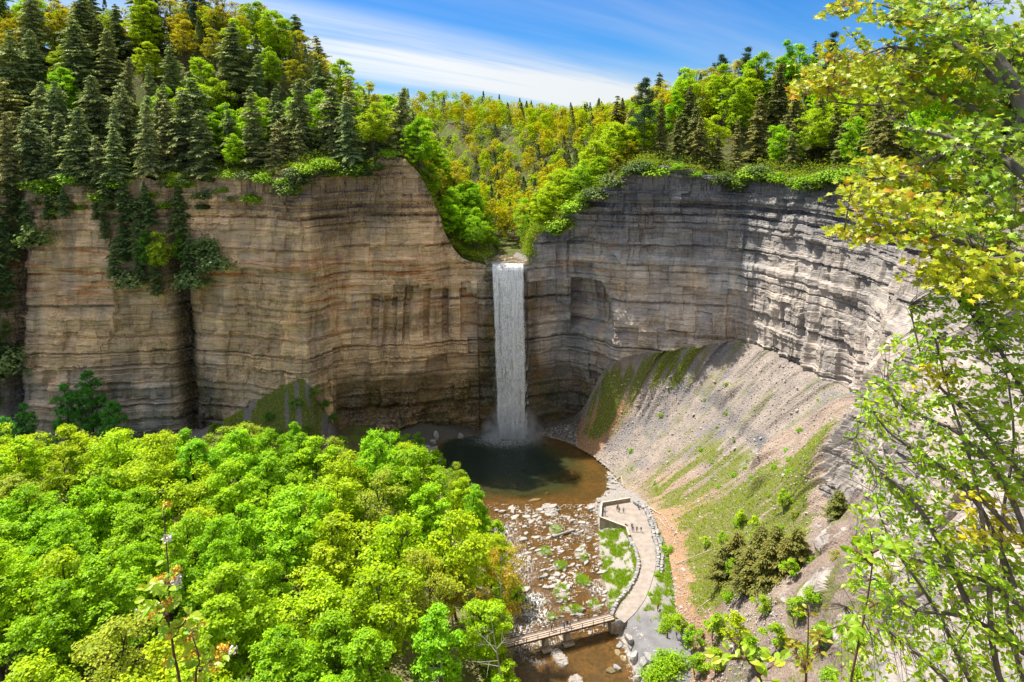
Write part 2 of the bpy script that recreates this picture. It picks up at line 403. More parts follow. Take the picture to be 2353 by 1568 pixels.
tg = np.stack([np.convolve(np.pad(tg[:, j], k // 2, 'edge'), ker, 'valid') for j in (0, 1)], 1)
tg /= np.linalg.norm(tg, axis=1)[:, None]
cR[:, 2] += (4.2 * (fbm(S / 8, S * 0, 4, 27) - .5) + 1.5 * (vn(S / 2.5, S * 0, 28) - .5)) * np.clip(np.minimum(np.abs(us - 11.5) - 1.0, (25 - us)), 0, 1)
NIN = np.stack([tg[:, 1], -tg[:, 0]], 1)             # horizontal normal into the gorge
UU = us[None, :]

# ---- B: the wall
NB = 250
b = np.linspace(0, 1, NB)[:, None]
BX = cT[None, :, 0] + (cR - cT)[None, :, 0] * b; BY = cT[None, :, 1] + (cR - cT)[None, :, 1] * b
BZ = cT[None, :, 2] + (cR - cT)[None, :, 2] * b
SS = np.broadcast_to(S[None, :], BZ.shape); UB = np.broadcast_to(UU, BZ.shape)
rng = np.random.default_rng(7)
zl = [-12.0]
while zl[-1] < 125:
    zl.append(zl[-1] + (rng.uniform(0.35, 0.9) if rng.random() < 0.62 else rng.uniform(1.0, 3.0)))
zl = np.array(zl); loff = rng.uniform(-1, 1, len(zl) + 2); loff[rng.random(len(loff)) < 0.3] *= 1.5; loff[rng.random(len(loff)) < 0.13] = -2.0
class un_: mask = 0
def gauss(x, c, w): return np.exp(-((x - c) / w) ** 2)
def wall_disp(S_, Z, U, X):
    zw = Z + 0.7 * (fbm(S_ / 35, Z / 60, 2, 3) - 0.5) * 2 + 0.25 * (vn(S_ / 3.0, Z / 4, 5) - .5)
    kx = np.searchsorted(zl, zw)
    d = 0.62 * loff[kx] * (0.25 + 1.1 * vn(S_ / 9 + kx * 3.7, kx * 1.0, 11))
    g = np.floor(zw / 6.5 + 0.35 * hsh(0, np.floor(zw / 13), 4))
    sw = S_ + 1.2 * (vn(S_ / 4, Z / 5, 21) - .5) + hsh(g, 3, 8) * 30
    wd = 3.0 + 4.0 * hsh(g, 1, 9)
    blk = hsh(np.floor(sw / wd), g, 31); d = d + 1.5 * (blk - .5); wall_disp.blk = blk
    g2 = kx // 3; sw2 = S_ + hsh(g2, 5, 8) * 20 + 0.5 * (vn(S_ / 1.5, Z / 2, 22) - .5)
    d = d + 0.45 * (hsh(np.floor(sw2 / (1.3 + 1.5 * hsh(g2, 2, 6))), g2, 33) - .5)
    d = d + 3.4 * (fbm(S_ / 20, Z / 70, 3, 41) - .5) + 1.3 * (fbm(S_ / 3.2, Z / 3.2, 4, 45) - .5)
    big = 1.5 * (fbm(S_ / 8, Z / 45, 3, 47) - .5); d = d + big
    # cap ledges that stand out
    for zc_, a_, wz in ((66.5, 0.9, 1.4), (88.5, 0.8, 0.8), (31.0, 0.7, 1.2), (79, .5, .6)):
        d = d + a_ * sst(1 - np.abs(zw - zc_) / wz, 0.0, .5) * (0.4 + vn(S_ / 12, 0, 60 + int(zc_)))
    # --- left wall
    d = d - 5.0 * gauss(S_, S_at(4.0), 3.2) * sst(Z, 92, 80) * 0 - 4.6 * gauss(S_, S_at(4.0) + 0.05 * (60 - Z), 2.7) * sst(-Z, -98, -84)   # wet gully
    d = d - 5.0 * gauss(S_, S_at(2.05), 3.0)
    lw = (U > 5.6) & (U < 8.2)                                                                   # spalled flutes beside the buttress
    fl = 1.0 - np.abs(vn(S_ / 2.3, Z / 25, 71) * 2 - 1)
    d = d + np.where(lw, -1.1 * fl * sst(Z, 70, 45) * sst(Z, 5, 20), 0)
    sl = ((X > -52) & (X < -13)).astype(float) * sst(Z, 36, 39)                                     # slots under a stepped roof
    cwd = np.floor((S_ + 0.6 * vn(S_, Z / 8, 73)) / 2.3); roof = 52.5 + 6 * hsh(np.floor(cwd / 2), 1, 75)
    d = d - sl * (Z < roof) * (0.8 + 2.4 * (hsh(cwd, 7, 77) > 0.6))
    un = ((U > 6.9) & (U < 11.1)) * sst(-Z, -24 - 6 * vn(S_ / 9, 0, 79), -13)                        # dark undercut
    d = d - un * (2.6 + 3.4 * (fbm(S_ / 7, Z / 6, 3, 81) - .5))
    d = d - 3.2 * gauss(X, -50, 7) * gauss(Z, 12, 8) * (U < 10)
    # --- behind the fall and right of it
    d = d - 1.2 * ((U > 10.6) & (U < 12.3)) * sst(-Z, -61, -56)
    un2 = ((U > 12.0) & (U < 14.6)) * sst(-Z, -30, -16)
    d = d - un2 * (1.4 + 2.4 * (fbm(S_ / 6, Z / 6, 3, 83) - .5))
    # alcove with a square-cut roof
    rf = 58.0 - 0.0 * X - np.where(X > 32.5, (X - 32.5) * 2.3, 0)
    al = ((X > 22.2) & (X < 37.5) & (Z < rf)).astype(float) * sst(Z, 38, 41 )
    d = d - al * (6.0 + 0.9 * (hsh(np.floor(S_ / 2.6), np.floor(Z / 7), 85) - .5))
    arch = ((X > 20.5) & (X < 41.0) & (Z < 74 - ((X - 27) / 5.2) ** 2 * 1.5)).astype(float) * sst(Z, 40, 60) * (Z >= rf)
    d = d - arch * 1.3
    # rough bulge of fallen beds at the foot of the far right wall
    bu = sst(U, 14.75, 15.15) * sst(-U, -17.3, -16.7) * sst(-Z, -60, -42)
    d = d + bu * (3.6 + 3.8 * (fbm(S_ / 5, Z / 5, 4, 87) - .45)) * sst(-Z, -61, -46)
    # flutes and ribs of the sunlit right wall
    rw = sst(U, 16.6, 17.6)
    fl = np.abs(vn(S_ / 2.7 + 0.03 * Z, Z / 40, 91) * 2 - 1) + 0.6 * np.abs(vn(S_ / 1.2, Z / 22, 93) * 2 - 1)
    lowf = sst(-Z, -72, -52) * 0.8 + 0.25
    d = d + rw * (-1.9 * fl * lowf + 0.9)
    d = d + rw * 4.0 * (fbm(S_ / 14, Z / 40, 3, 95) - .5)
    d = d + sst(U, 20.4, 21.2) * 3.5 * (fbm(S_ / 7, Z / 18, 4, 97) - .5)
    return d
def S_at(u): return float(np.interp(u, us, S))
D = wall_disp(SS, BZ, UB, BX)
but = gauss(UB, 21.35, .55) * sst(-BZ, -74, -60)
kS = (1 - .9 * but) * sst(-BZ - 9 * (fbm(SS / 7, BZ / 7, 3, 96) - .5), -52, -38 ) * sst(UB + 0.9 * (fbm(SS / 6, BZ / 9, 3, 98) - .5), 21.7, 22.7)
D = D + 4.0 * but * (1 + .8 * (fbm(SS / 3, BZ / 6, 3, 211) - .5))
nearc = (1 - .97 * sst(UU, 25.0, 27.5))
D = D * (1 - kS) * nearc + kS * nearc * (8.0 * (fbm(SS / 15, BZ / 22, 4, 195) - .5) + 1.6 * (np.abs(vn(SS / 3.4 + BZ / 9, BZ / 26, 196) * 2 - 1) - .5) + 1.2 * sst(vn(SS / 9, BZ / 5, 197), .55, .7) + .8 * (fbm(SS / 1.4, BZ / 1.4, 3, 198) - .5))
VX = BX + NIN[None, :, 0] * D; VY = BY + NIN[None, :, 1] * D
VZ = BZ + 0.5 * (fbm(SS / 4, BZ / 9, 2, 99) - .5)
# keep the lip of the fall crisp
lip = np.exp(-(((UB - 11.5) / 0.62) ** 8)); top = sst(BZ, 58, 63.5)
VX = VX * (1 - lip * top) + BX * lip * top; VY = VY * (1 - lip * top) + (BY + NIN[None, :, 1] * 0.3) * lip * top
XB, ZB_ = BX, BZ
tan = 0.92 * sst(-UB, -11.8, -9.5) * (0.75 + 0.5 * fbm(SS / 25, BZ / 30, 3, 110)) + 0.30 * sst(BZ, 50, 80) * (UB < 9.5)
tan = tan - 0.55 * sst(-BZ, -40, -14) * (UB < 6.3) - .40 * sst(BZ, 74, 86) * (UB < 5.2) * vn(SS / 9, BZ / 8, 205) + 0.30 * sst(-np.abs(UB - 9.4), -2.0, -.5) * sst(-BZ, -66, -50)
tan = tan + 0.32 * (UB > 12) * sst(-np.abs(BZ - 40), -32, -10) * sst(-UB, -14.2, -12.8) + 0.10 * (UB > 15) * (BZ < 66) + .35 * (UB > 20.5)
tan = tan + 0.28 * (UB > 14.5) * sst(-BZ, -66, -56)
pale = 0.85 * sst(UB, 17.2, 18.2) * sst(-BZ, -96, -70) + 0.55 * sst(UB, 14.7, 15.3) * sst(-BZ, -62, -50) 
pale = np.clip(pale + 0.25 * (fbm(SS / 9, BZ / 9, 3, 112) - .5), 0, 1) * (UB > 14) + 0.0 * (UB > 21)
wet = np.clip(sst(-BZ, -30 - 10 * fbm(SS / 9, BZ / 20, 2, 114), -12) * ((UB > 6.8) & (UB < 14.9)) * 1.0 + 0.95 * gauss(XB, -8.5, 2.5) * (BZ < 60) + 0.8 * gauss(XB, 7.5, 3) * (BZ < 58), 0, 1)
wet = np.maximum(wet, sst(-np.abs(UB - 11.5), -.9, -.5) * (BZ < 62))
gul = gauss(SS, S_at(4.0) + 0.05 * (60 - BZ), 3.4) * sst(-BZ, -78, -66)
gul = np.maximum(gul, gauss(SS, S_at(4.05) + 5, 8) * sst(-BZ, -32, -16) * 0.8)
wet = np.maximum(wet, gul)
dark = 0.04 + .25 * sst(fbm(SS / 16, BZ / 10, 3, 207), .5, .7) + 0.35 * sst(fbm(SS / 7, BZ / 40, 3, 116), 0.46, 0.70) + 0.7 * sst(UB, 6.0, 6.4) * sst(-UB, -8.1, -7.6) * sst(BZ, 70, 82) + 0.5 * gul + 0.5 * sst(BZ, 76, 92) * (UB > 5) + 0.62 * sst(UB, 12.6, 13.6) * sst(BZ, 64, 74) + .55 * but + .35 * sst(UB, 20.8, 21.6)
dark = dark * (1 - 0.75 * pale) + 0.5 * gauss(SS, S_at(2.05), 4)
moss = np.clip(0.8 * wet * sst(fbm(SS / 6, BZ / 14, 3, 118), .48, .62) + 0.9 * sst(BZ - (cR[None, :, 2] - 7 * fbm(SS / 8, BZ / 30, 2, 120)), 0, 4) * 0.8, 0, 1)
def grid_obj(name, X, Y, Z, mats, attrs, kind='structure', smooth=True, flip=False):
    V = np.stack([X.ravel(), Y.ravel(), Z.ravel()], 1); f = grid_faces(*X.shape)
    if flip: f = f[:, ::-1]
    return link(name, mesh_np(name, V, f, mats, smooth, {k: a.ravel() for k, a in attrs.items()}), kind=kind)
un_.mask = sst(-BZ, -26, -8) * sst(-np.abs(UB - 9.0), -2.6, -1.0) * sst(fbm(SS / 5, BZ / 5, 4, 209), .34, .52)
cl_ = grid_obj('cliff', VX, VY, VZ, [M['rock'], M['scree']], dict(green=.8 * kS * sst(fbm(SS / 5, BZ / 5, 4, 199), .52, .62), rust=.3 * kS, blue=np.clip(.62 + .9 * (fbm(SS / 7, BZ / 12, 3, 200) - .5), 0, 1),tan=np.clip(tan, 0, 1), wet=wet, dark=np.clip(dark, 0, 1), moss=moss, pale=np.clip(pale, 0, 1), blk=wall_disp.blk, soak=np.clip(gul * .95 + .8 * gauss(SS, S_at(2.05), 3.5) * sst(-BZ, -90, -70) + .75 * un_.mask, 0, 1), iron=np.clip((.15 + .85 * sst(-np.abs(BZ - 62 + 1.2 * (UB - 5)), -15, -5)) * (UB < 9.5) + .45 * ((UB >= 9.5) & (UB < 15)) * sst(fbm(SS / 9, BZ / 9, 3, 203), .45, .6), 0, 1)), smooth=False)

fk = kS[:-1, :-1] + .5 * (fbm(SS[:-1, :-1] / 4, BZ[:-1, :-1] / 2.0, 3, 201) - .5) - .55 * sst(vn(SS[:-1, :-1] / 9, BZ[:-1, :-1] / 5, 197), .55, .7)
cl_.data.polygons.foreach_set('material_index', (fk > .5).astype(np.int32).ravel())
# ---- A: scree slope below the wall
NA = 90
a = np.linspace(0, 1, NA)[:, None]
prof = a ** 1.18; AG = a
AX = cF[None, :, 0] + (cT - cF)[None, :, 0] * a; AY = cF[None, :, 1] + (cT - cF)[None, :, 1] * a
AZ = cF[None, :, 2] + (cT - cF)[None, :, 2] * prof
UA = np.broadcast_to(UU, AX.shape); SA = np.broadcast_to(S[None, :], AX.shape)
len_a = np.linalg.norm(cT - cF, axis=1)[None, :]
al_ = a * len_a
hn = 1.7 * (fbm(AX / 9, AY / 9, 4, 130) - .5) + 0.55 * (fbm(AX / 1.6, AY / 1.6, 3, 134) - .5)
hn = hn + 1.7 * (np.abs(vn(SA / 4.5 + 0.06 * al_, al_ / 25, 136) * 2 - 1) - .5) * sst(a, 0.25, 0.6)
# outcropping beds half way up the right slope
stp = sst(UA, 16.4, 17.6) * sst(-UA, -21.5, -20.8)
ledz = 21 + 5 * vn(SA / 14, 0, 138) - 0.9 * (UA - 18)
riser = stp * sst(AZ, ledz - 1.4, ledz - .4) * sst(-AZ, -ledz - 1.6, -ledz - .8)
hn = hn + stp * (3.2 * sst(AZ, ledz - 0.8, ledz + 0.8) * sst(-AZ, -ledz - 9, -ledz - 1.5)) * sst(vn(SA / 8, 4, 139), .25, .5)
# cut bank of dark shale near the bridge
cbk = sst(UA, 21.3, 22.0) * sst(-UA, -25.2, -24.2)
hn = hn + cbk * (3.0 * sst(AZ, 9.5, 11.5) * (1 - a))
amp = sst(a, 0.0, 0.12)
hn = hn * amp * (0.35 + 0.65 * (UA > 13.5) + 1.3 * sst(-np.abs(UA - 6), -2, -1.2)) * (1 - sst(a, .93, 1))
wdx = NIN[None, :, 0] * D[0][None, :] * a ** 4; wdy = NIN[None, :, 1] * D[0][None, :] * a ** 4
AXd, AYd = AX + wdx, AY + wdy; AZd = AZ + hn
AZd = AZd * (1 - a ** 6) + VZ[0][None, :] * a ** 6
gm = fbm(AX / 6, AY / 6, 4, 140)
diag = fbm(SA / 1.9 + al_ * .05, al_ / 16, 4, 142)
wgt = 1.05 * gauss(UA, 15.3, .75) * sst(a, .12, .25) * sst(-a, -.95, -.7) + .85 * gauss(UA, 16.4, .6) * sst(a, .6, .7) + 1.2 * sst(UA, 20.2, 21.0) * sst(-UA, -23.6, -22.6) * sst(-a, -.99, -.80) * sst(a, .05, .2)
wgt = wgt + 0.55 * gauss(UA, 19.8, 1.1) * sst(-a, -.62, -.4) * sst(a, .03, .12) + 0.22 * (UA > 23.6) + 0.75 * ((UA < 6.6) & (UA > 4.4)) + .25 * ((UA > 17) & (UA < 20))
green = np.clip(sst(0.45 * gm + 0.75 * diag, 0.68 - 0.28 * wgt, 0.80 - 0.28 * wgt) * np.clip(wgt * 1.6, 0, 1), 0, 1)
rust = np.clip(1.5 * sst(-np.abs(UA - 14.9), -1.5, -.7) * sst(-a, -.7, -.4) + 0.55 * sst(UA, 17, 20) * sst(-a, -.5, -.1) + 0.25 * (UA > 20), 0, 1)
blue = np.clip(0.65 * sst(UA, 22.2, 23.2) * sst(-a, -.75, -.3) + 0.5 * (UA < 13) + 0.6 * sst(fbm(AX / 8, AY / 8, 3, 146), .5, .68) * (UA > 14) + .4 * riser + 0.8 * cbk * sst(-np.abs(AZ - 9.5), -2.5, -1), 0, 1)
grid_obj('scree_slope', AXd, AYd, AZd, [M['scree']], dict(green=green, rust=rust, blue=blue, damp_dark=np.clip(sst(-np.abs(UA - 10.6), -4.0, -3.2) + .2 * riser, 0, 1)))  # the dark mask also tints the riser of the outcropping beds

# ---- C: wooded ground behind the rim
def zu(x, y):
    xg = np.where(y > 285, -((y - 285) / 45.0) ** 2 * 9, 0.0) - 0.5
    bed = 64.0 + np.maximum(0, y - 246) * 0.035
    d = np.abs(x - xg)
    V_ = bed + np.maximum(0, d - 5.5 - 0.02 * np.maximum(0, y - 250)) * 0.80 - 1.2 * (d < 5.5)
    left = 97 + 39 * sst(y - 236, 3, 75) * sst(-x, 42, 115) + 13 * sst(y - 240, 5, 60)
    r = np.maximum(y - 243 - 8 * sst(-x, -48, -24), x - 98)
    right = 96.5 + 20 * sst(r, 3, 60) + 13.5 * sst(-y, -200, -60) + 6 * sst(x, 60, 140) * sst(r, 3, 50)
    far = 97 + 14 * sst(y, 320, 440) + 9 * sst(-x, -25, 50)
    Pz = np.where(x < xg, left, right); kf = sst(y, 300, 400); Pz = Pz * (1 - kf) + far * kf
    near = sst(-np.hypot(x, y), -30, -12); Pz = Pz * (1 - near) + np.minimum(Pz, 110.2 + 0.02 * y) * near
    return np.minimum(V_, Pz)
cds = np.concatenate([np.linspace(0, 3, 7), np.geomspace(4, 900, 40)])[:, None]
DO = -NIN.copy(); nt = (us > 10) & (us < 13)
kk = sst(-np.abs(us - 11.5), -3.2, -.6)[:, None]; DO = DO * (1 - kk) + np.array([[0.0, 1.0]]) * kk
DO /= np.linalg.norm(DO, axis=1)[:, None]
cDO = DO
CX = VX[-1][None, :] + cDO[None, :, 0] * cds; CY = VY[-1][None, :] + cDO[None, :, 1] * cds
bl = sst(cds, 2, 26); ZU = zu(CX, CY)
CZ = VZ[-1][None, :] * (1 - bl) + ZU * bl + (fbm(CX / 7, CY / 7, 4, 150) - .5) * 2.2 * sst(cds, 1, 8) * (1 - kk[None, :, 0] * sst(-np.abs(CX), -9, -5))
grid_obj('wooded_hillside', CX, CY, CZ, [M['floor']], {})

# ---- valley floor
XL = np.array([(60, -60), (75, -38), (92, -16), (108, -3), (126, 0), (134, 0), (147.8, .4), (163, -1.3), (173, -3.2), (182, -8.3), (190, -11), (196, -13), (205, -19.5), (215, -24.3), (224, -27), (231, -28), (235, -27), (238, -24), (242, -14), (250, -10)], float)
XR = np.array([(60, -30), (75, -8), (92, 8), (108, 19), (118, 24), (129, 25.5), (138, 24.6), (147.8, 23), (163, 23.5), (174, 24), (182, 25), (190, 25.5), (196, 26.2), (203, 31), (215, 32.6), (224, 30.5), (231, 26), (234.5, 22.7), (238, 18), (242, 11), (250, 8)], float)
PL = np.array([(60, -10), (92, 20), (118, 29), (129, 30), (136, 27.5), (140.5, 25.2), (146, 25.8), (151, 29), (156.5, 31), (163, 33), (170, 32.6), (176, 31.2), (180.4, 26.6), (187, 27.5), (189.6, 34), (200, 38), (215, 38), (250, 30)], float)
xl = lambda y: np.interp(y, XL[:, 0], XL[:, 1]); xr = lambda y: np.interp(y, XR[:, 0], XR[:, 1]); pl = lambda y: np.interp(y, PL[:, 0], PL[:, 1])
BARS = [(11.3, 190.5, 2.6, 4.2, .50, .35), (10.3, 132.5, 1.9, 4.2, .42, .45), (13.2, 125.5, 2.2, 3.5, .42, .1), (-11.9, 198.3, 3.0, 1.5, .45, -.2), (12.0, 153.5, 2.2, 3.4, .42, .3),
        (12.5, 180.5, 2.0, 2.6, .40, .2), (17.5, 158, 2.2, 3.0, .36, .4), (18.5, 169, 2.0, 3.4, .34, .1), (8.5, 170, 2.6, 2.2, .33, .0), (12.5, 164, 2.5, 1.8, .33, .5), (19.5, 149, 1.8, 2.2, .32, .2),
        (24.8, 192, 2.6, 2.6, .45, .2), (14, 147.5, 3.2, 1.5, .36, .1), (9, 145, 2, 1.2, .3, .2)]
def floor_z(x, y, detail=True):
    x = np.asarray(x, float); y = np.asarray(y, float)
    l, r, p = xl(y), xr(y), pl(y)
    wob = 1.6 * (fbm(y / 5, x / 30, 3, 160) - .5) if detail else 0
    dl = x - l - wob; dr = r - x + wob
    ins = np.minimum(dl, dr)
    pool = sst(y, 192, 201)
    deep = pool * (0.75 + 3.0 * sst(y + 8 * (fbm(x / 5, y / 5, 3, 163) - .5), 190, 224) * sst(dr + 5 * (fbm(x / 4, y / 4, 3, 161) - .5), 5, 26) * sst(dl, 0, 7)) + (1 - pool) * (0.20 + 0.28 * sst(-dl, -9, -3) + 0.35 * sst(-y, -141, -130) * sst(dr, 0, 3))
    zb = -deep * sst(ins, 0, 2.0)
    if detail:
        nz = fbm(x / 2.2, y / 1.6, 4, 162) - .5
        zb = zb + nz * 0.55 * (1 - .6 * pool) * sst(ins, 0, 1.5) * sst(y, 138, 146) 
        zb = zb + (fbm(x / 0.9, y / 0.9, 2, 164) - .5) * 0.18
        for cx_, cy_, rx, ry, hh, an in BARS:
            ca, sa = math.cos(an), math.sin(an); dx, dy = x - cx_, y - cy_
            q = np.hypot((dx * ca + dy * sa) / rx, (-dx * sa + dy * ca) / ry) + 0.5 * (fbm(x / 1.3, y / 1.3, 3, 166) - .5)
            zb = zb + (hh + 0.25) * sst(-q, -1.05, -.55)
    zleft = 0.1 + np.minimum(6.0, -dl * 0.22)
    zr_low = 2.95 * sst((x - r) / np.maximum(p - r, 2.0), 0.0, 1.0)
    zr_pool = np.minimum(3.0, np.maximum(0, -dr) * 0.20)
    kp = sst(y, 186, 192); zright = zr_low * (1 - kp) + zr_pool * kp + 0.03
    if detail:
        on = sst(x, p - 0.5, p + 0.5) * (1 - kp)
        zright = zright + (fbm(x / 1.5, y / 1.5, 3, 168) - .5) * 0.5 * sst(-dr, 0, 1.5) * (1 - on)
        zleft = zleft + (fbm(x / 4, y / 4, 3, 170) - .5) * 0.7
    return np.where(ins > 0, np.minimum(zb, 0.6), np.where(dl <= 0, zleft, zright))
gx = np.arange(-40, 46, 0.45); gy = np.arange(100, 246, 0.45)
FX, FY = np.meshgrid(gx, gy); FZ = floor_z(FX, FY)
l_, r_ = xl(FY), xr(FY)
inside = (FX > l_) & (FX < r_); RG = r_
sand = np.where(inside, sst(FZ, -.04, .12), 1.0)
shale_ = np.where((FX >= r_), sst(-FY, -147, -140) * sst(FX - r_, 0, 2) + .35 * sst(FY, 186, 192), 0)
veg = np.where(inside, sst(FZ, .04, .16) * sst(fbm(FX / 2.5, FY / 2.5, 3, 172), .34, .46) * sst(FX, 5, 12) * sst(FY, 140, 146) * sst(-FY, -184, -176), 0)
bw_ = FX - r_ + 2.6 * (fbm(FX / 2.2, FY / 2.2, 3, 173) - .5)
veg = np.maximum(veg, sst(bw_, -.2, .5) * (FX < pl(FY)) * sst(FY, 140, 143) * sst(-FY, -183, -180) * sst(fbm(FX / 1.6, FY / 1.6, 4, 174), .40, .55))
pr = lambda y: np.interp(y, [139, 142.4, 146.5, 151, 156, 160, 165, 170, 176, 184, 190], [25.2, 28.2, 31, 33.2, 35.2, 36.6, 37.4, 37.7, 38.4, 39.5, 39.5])
east = sst(FX - pr(FY), 1.0, 2.0) * sst(FY, 139, 143) * sst(-FY, -188, -184)
shale_ = np.maximum(shale_, .55 * east); veg = np.maximum(veg, east * .8 * sst(fbm(FX / 2, FY / 2, 3, 175), .42, .6))
shale_ = np.maximum(shale_, (FX <= l_ + .5) * sst(FY, 196, 206) * .95); leftb = FX <= l_ + .3
veg = np.where(leftb, .75 * (1 - .9 * sst(FY, 196, 206)), veg); sand = np.where(leftb, .3, sand)
grid_obj('creek_bed', FX, FY, FZ, [M['bed']], dict(sand=sand, veg=np.clip(veg, 0, 1), shale=np.clip(shale_, 0, 1), damp_dark=np.clip((~inside) * np.maximum(sst(FY, 200, 208) * (FX < 0), sst(FY, 232, 236)), 0, 1)))
hx = np.concatenate([np.arange(-300, -39.5, 4.0), [-39.6]]); hy = np.arange(60, 250, 4.0)
HX, HY = np.meshgrid(hx, hy); grid_obj('forest_floor', HX, HY, floor_z(HX, HY, False) + 1.2 * (fbm(HX / 9, HY / 9, 3, 176) - .5), [M['floor']], {})
hx = np.concatenate([np.arange(-39.5, 46, 2.5)]); hy = np.arange(55, 101.1, 2.5)
HX, HY = np.meshgrid(hx, hy); grid_obj('creek_bank', HX, HY, floor_z(HX, HY, False), [M['floor']], {})

# water of the plunge pool and the creek below it
wx = np.arange(-40, 40, 0.5); wy = np.arange(70, 247, 0.5)
WX, WY = np.meshgrid(wx, wy)
WD = -floor_z(WX, WY)
keep = (WX > xl(WY) - 2.5) & (WX < xr(WY) + 2.5) 
ff = grid_faces(*WX.shape); ff = ff[keep.ravel()[ff].all(1)]
used, inv = np.unique(ff, return_inverse=True)
foam = sst(vn(WX / 3.5, WY / 5, 180), .38, .62) * sst(-(WX - xl(WY)), -14, -5) * sst(-WY, -186, -176) * sst(WY, 128, 134) * 0.33
for fx_, fy_, fr_, fa_ in ((1.5, 166, 3.4, 1.1), (5.5, 151, 2.6, 1.0), (6, 146, 3.5, .8), (2, 139, 4, .9), (8, 137.5, 2.5, .6), (-3, 179, 4, .7), (21.5, 155, 2.2, .8), (21, 181, 3, .4)):
    foam = np.maximum(foam, fa_ * np.exp(-((WX - fx_) ** 2 + (WY - fy_) ** 2) / fr_ ** 2))
foam = np.maximum(foam, 1.25 * np.exp(-(((WX + 1.5) / 10.0) ** 2 + ((WY - 238.6) / 5.5) ** 2) * 1.3))
wz = 0.02 * (fbm(WX / 1.2, WY / 1.2, 3, 182) - .5) + 0.25 * np.clip(foam, 0, 1) * (fbm(WX / .8, WY / .8, 2, 184) - .4) * (WY < 200)
Vw = np.stack([WX.ravel(), WY.ravel(), wz.ravel()], 1)[used]
link('creek_water', mesh_np('creek_water', Vw, inv.reshape(-1, 4), [M['water']], True, dict(depth=np.maximum(WD, 0).ravel()[used], foam=np.clip(foam, 0, 1).ravel()[used])), kind='structure')
# the creek above the lip, in low steps
ux = np.linspace(-1, 1, 22)[None, :]; uy = np.linspace(243.3, 259, 50)[:, None]
hw = 6.3 - 1.2 * sst(uy, 246, 262); cxu = -1.8 - 0.10 * np.maximum(0, uy - 248) ** 1.5 
UX = cxu + ux * hw; UY = uy + 0 * ux
st_ = 64.12 + 0.5 * np.floor((UY - 243) / 5.5 + 1.9 * fbm(UX / 4.5, UY / 14, 3, 190)) * 0.55 * (UY > 246)
UZ = st_ + 0.05 * fbm(UX, UY, 2, 191)
stepf = np.clip(np.abs(np.gradient(st_, axis=0)) * 4, 0, 1)
grid_obj('upper_creek', UX, UY, UZ, [M['water']], dict(depth=0.15 + 0 * UX + .2 * vn(UX / 2, UY / 2, 192), foam=stepf))
bx_ = cxu + ux * (hw + 2.0)
grid_obj('upper_creek_bed', bx_, UY, st_ - 0.22 + 1.6 * sst(np.abs(ux) + 0 * UX, .82, 1.0) + .25 * (fbm(bx_ / 1.5, UY / 1.5, 3, 193) - .5), [M['bed']], dict(sand=.35 + 0 * UX + .5 * (np.abs(ux) > .85), veg=0 * UX, shale=0.3 + 0 * UX))

# one ray-cast ground for planting
def sub_bvh(X, Y, Z, si, sj):
    X, Y, Z = X[::si, ::sj], Y[::si, ::sj], Z[::si, ::sj]
    V = np.stack([X.ravel(), Y.ravel(), Z.ravel()], 1)
    return BVHTree.FromPolygons(V.tolist(), grid_faces(*X.shape).tolist())
BVA = sub_bvh(AXd, AYd, AZd, 2, 3); BVC = sub_bvh(CX, CY, CZ, 1, 5); BVB = sub_bvh(VX, VY, VZ, 3, 3)
def hit_down(bv, x, y, z0=400.0):
    h = bv.ray_cast(Vector((x, y, z0)), Vector((0, 0, -1))); return h[0].z if h[0] is not None else None
def ground(x, y):
    z = hit_down(BVA, x, y); zf = float(floor_z(np.array(x), np.array(y)))
    z2 = hit_down(BVC, x, y)
    c_ = [v for v in (z2,) if v is not None]
    if c_: return c_[0]
    if z is not None and x > 20: return max(z, zf)
    return max(z, zf) if z is not None and y > 205 else zf
# ---------------------------------------------------------------- foliage materials
def leaf_mat(name, trans=0.45, rough=0.6, warm=0.35):
    m, t, o = new_mat(name)
    oc = t.n('ObjectInfo').outputs['Color']; var = t.attr('var')
    c = t.mix(t.ramp(var, 0.0, 1.0), t.mix(1.0, oc, (0.62, 0.70, 0.75), 'MULTIPLY'), t.mix(1.0, oc, (1.38, 1.22, 1.0), 'MULTIPLY'))
    d = t.n('BsdfDiffuse'); t.l(c, d.inputs[0])
    tr = t.n('BsdfTranslucent'); t.l(t.mix(1.0, c, (1.1, 1.15, 0.55), 'MULTIPLY'), tr.inputs[0])
    mx = t.n('MixShader'); mx.inputs[0].default_value = trans; t.l(d.outputs[0], mx.inputs[1]); t.l(tr.outputs[0], mx.inputs[2])
    g = t.n('BsdfGlossy'); g.inputs['Roughness'].default_value = 0.45
    m2 = t.n('MixShader'); m2.inputs[0].default_value = 0.012; t.l(mx.outputs[0], m2.inputs[1]); t.l(g.outputs[0], m2.inputs[2])
    t.l(m2.outputs[0], o.inputs[0]); return m
M['leaf'] = leaf_mat('leaf'); M['needle'] = leaf_mat('needle', 0.15)
M['bark'] = simple_mat('bark', (0.095, 0.072, 0.052), 0.95, 0.5, 6.0)
M['palebark'] = simple_mat('pale_bark', (0.50, 0.46, 0.38), 0.9, 0.45, 5.0)
M['graybark'] = simple_mat('gray_bark', (0.22, 0.19, 0.16), 0.95, 0.5, 8.0)

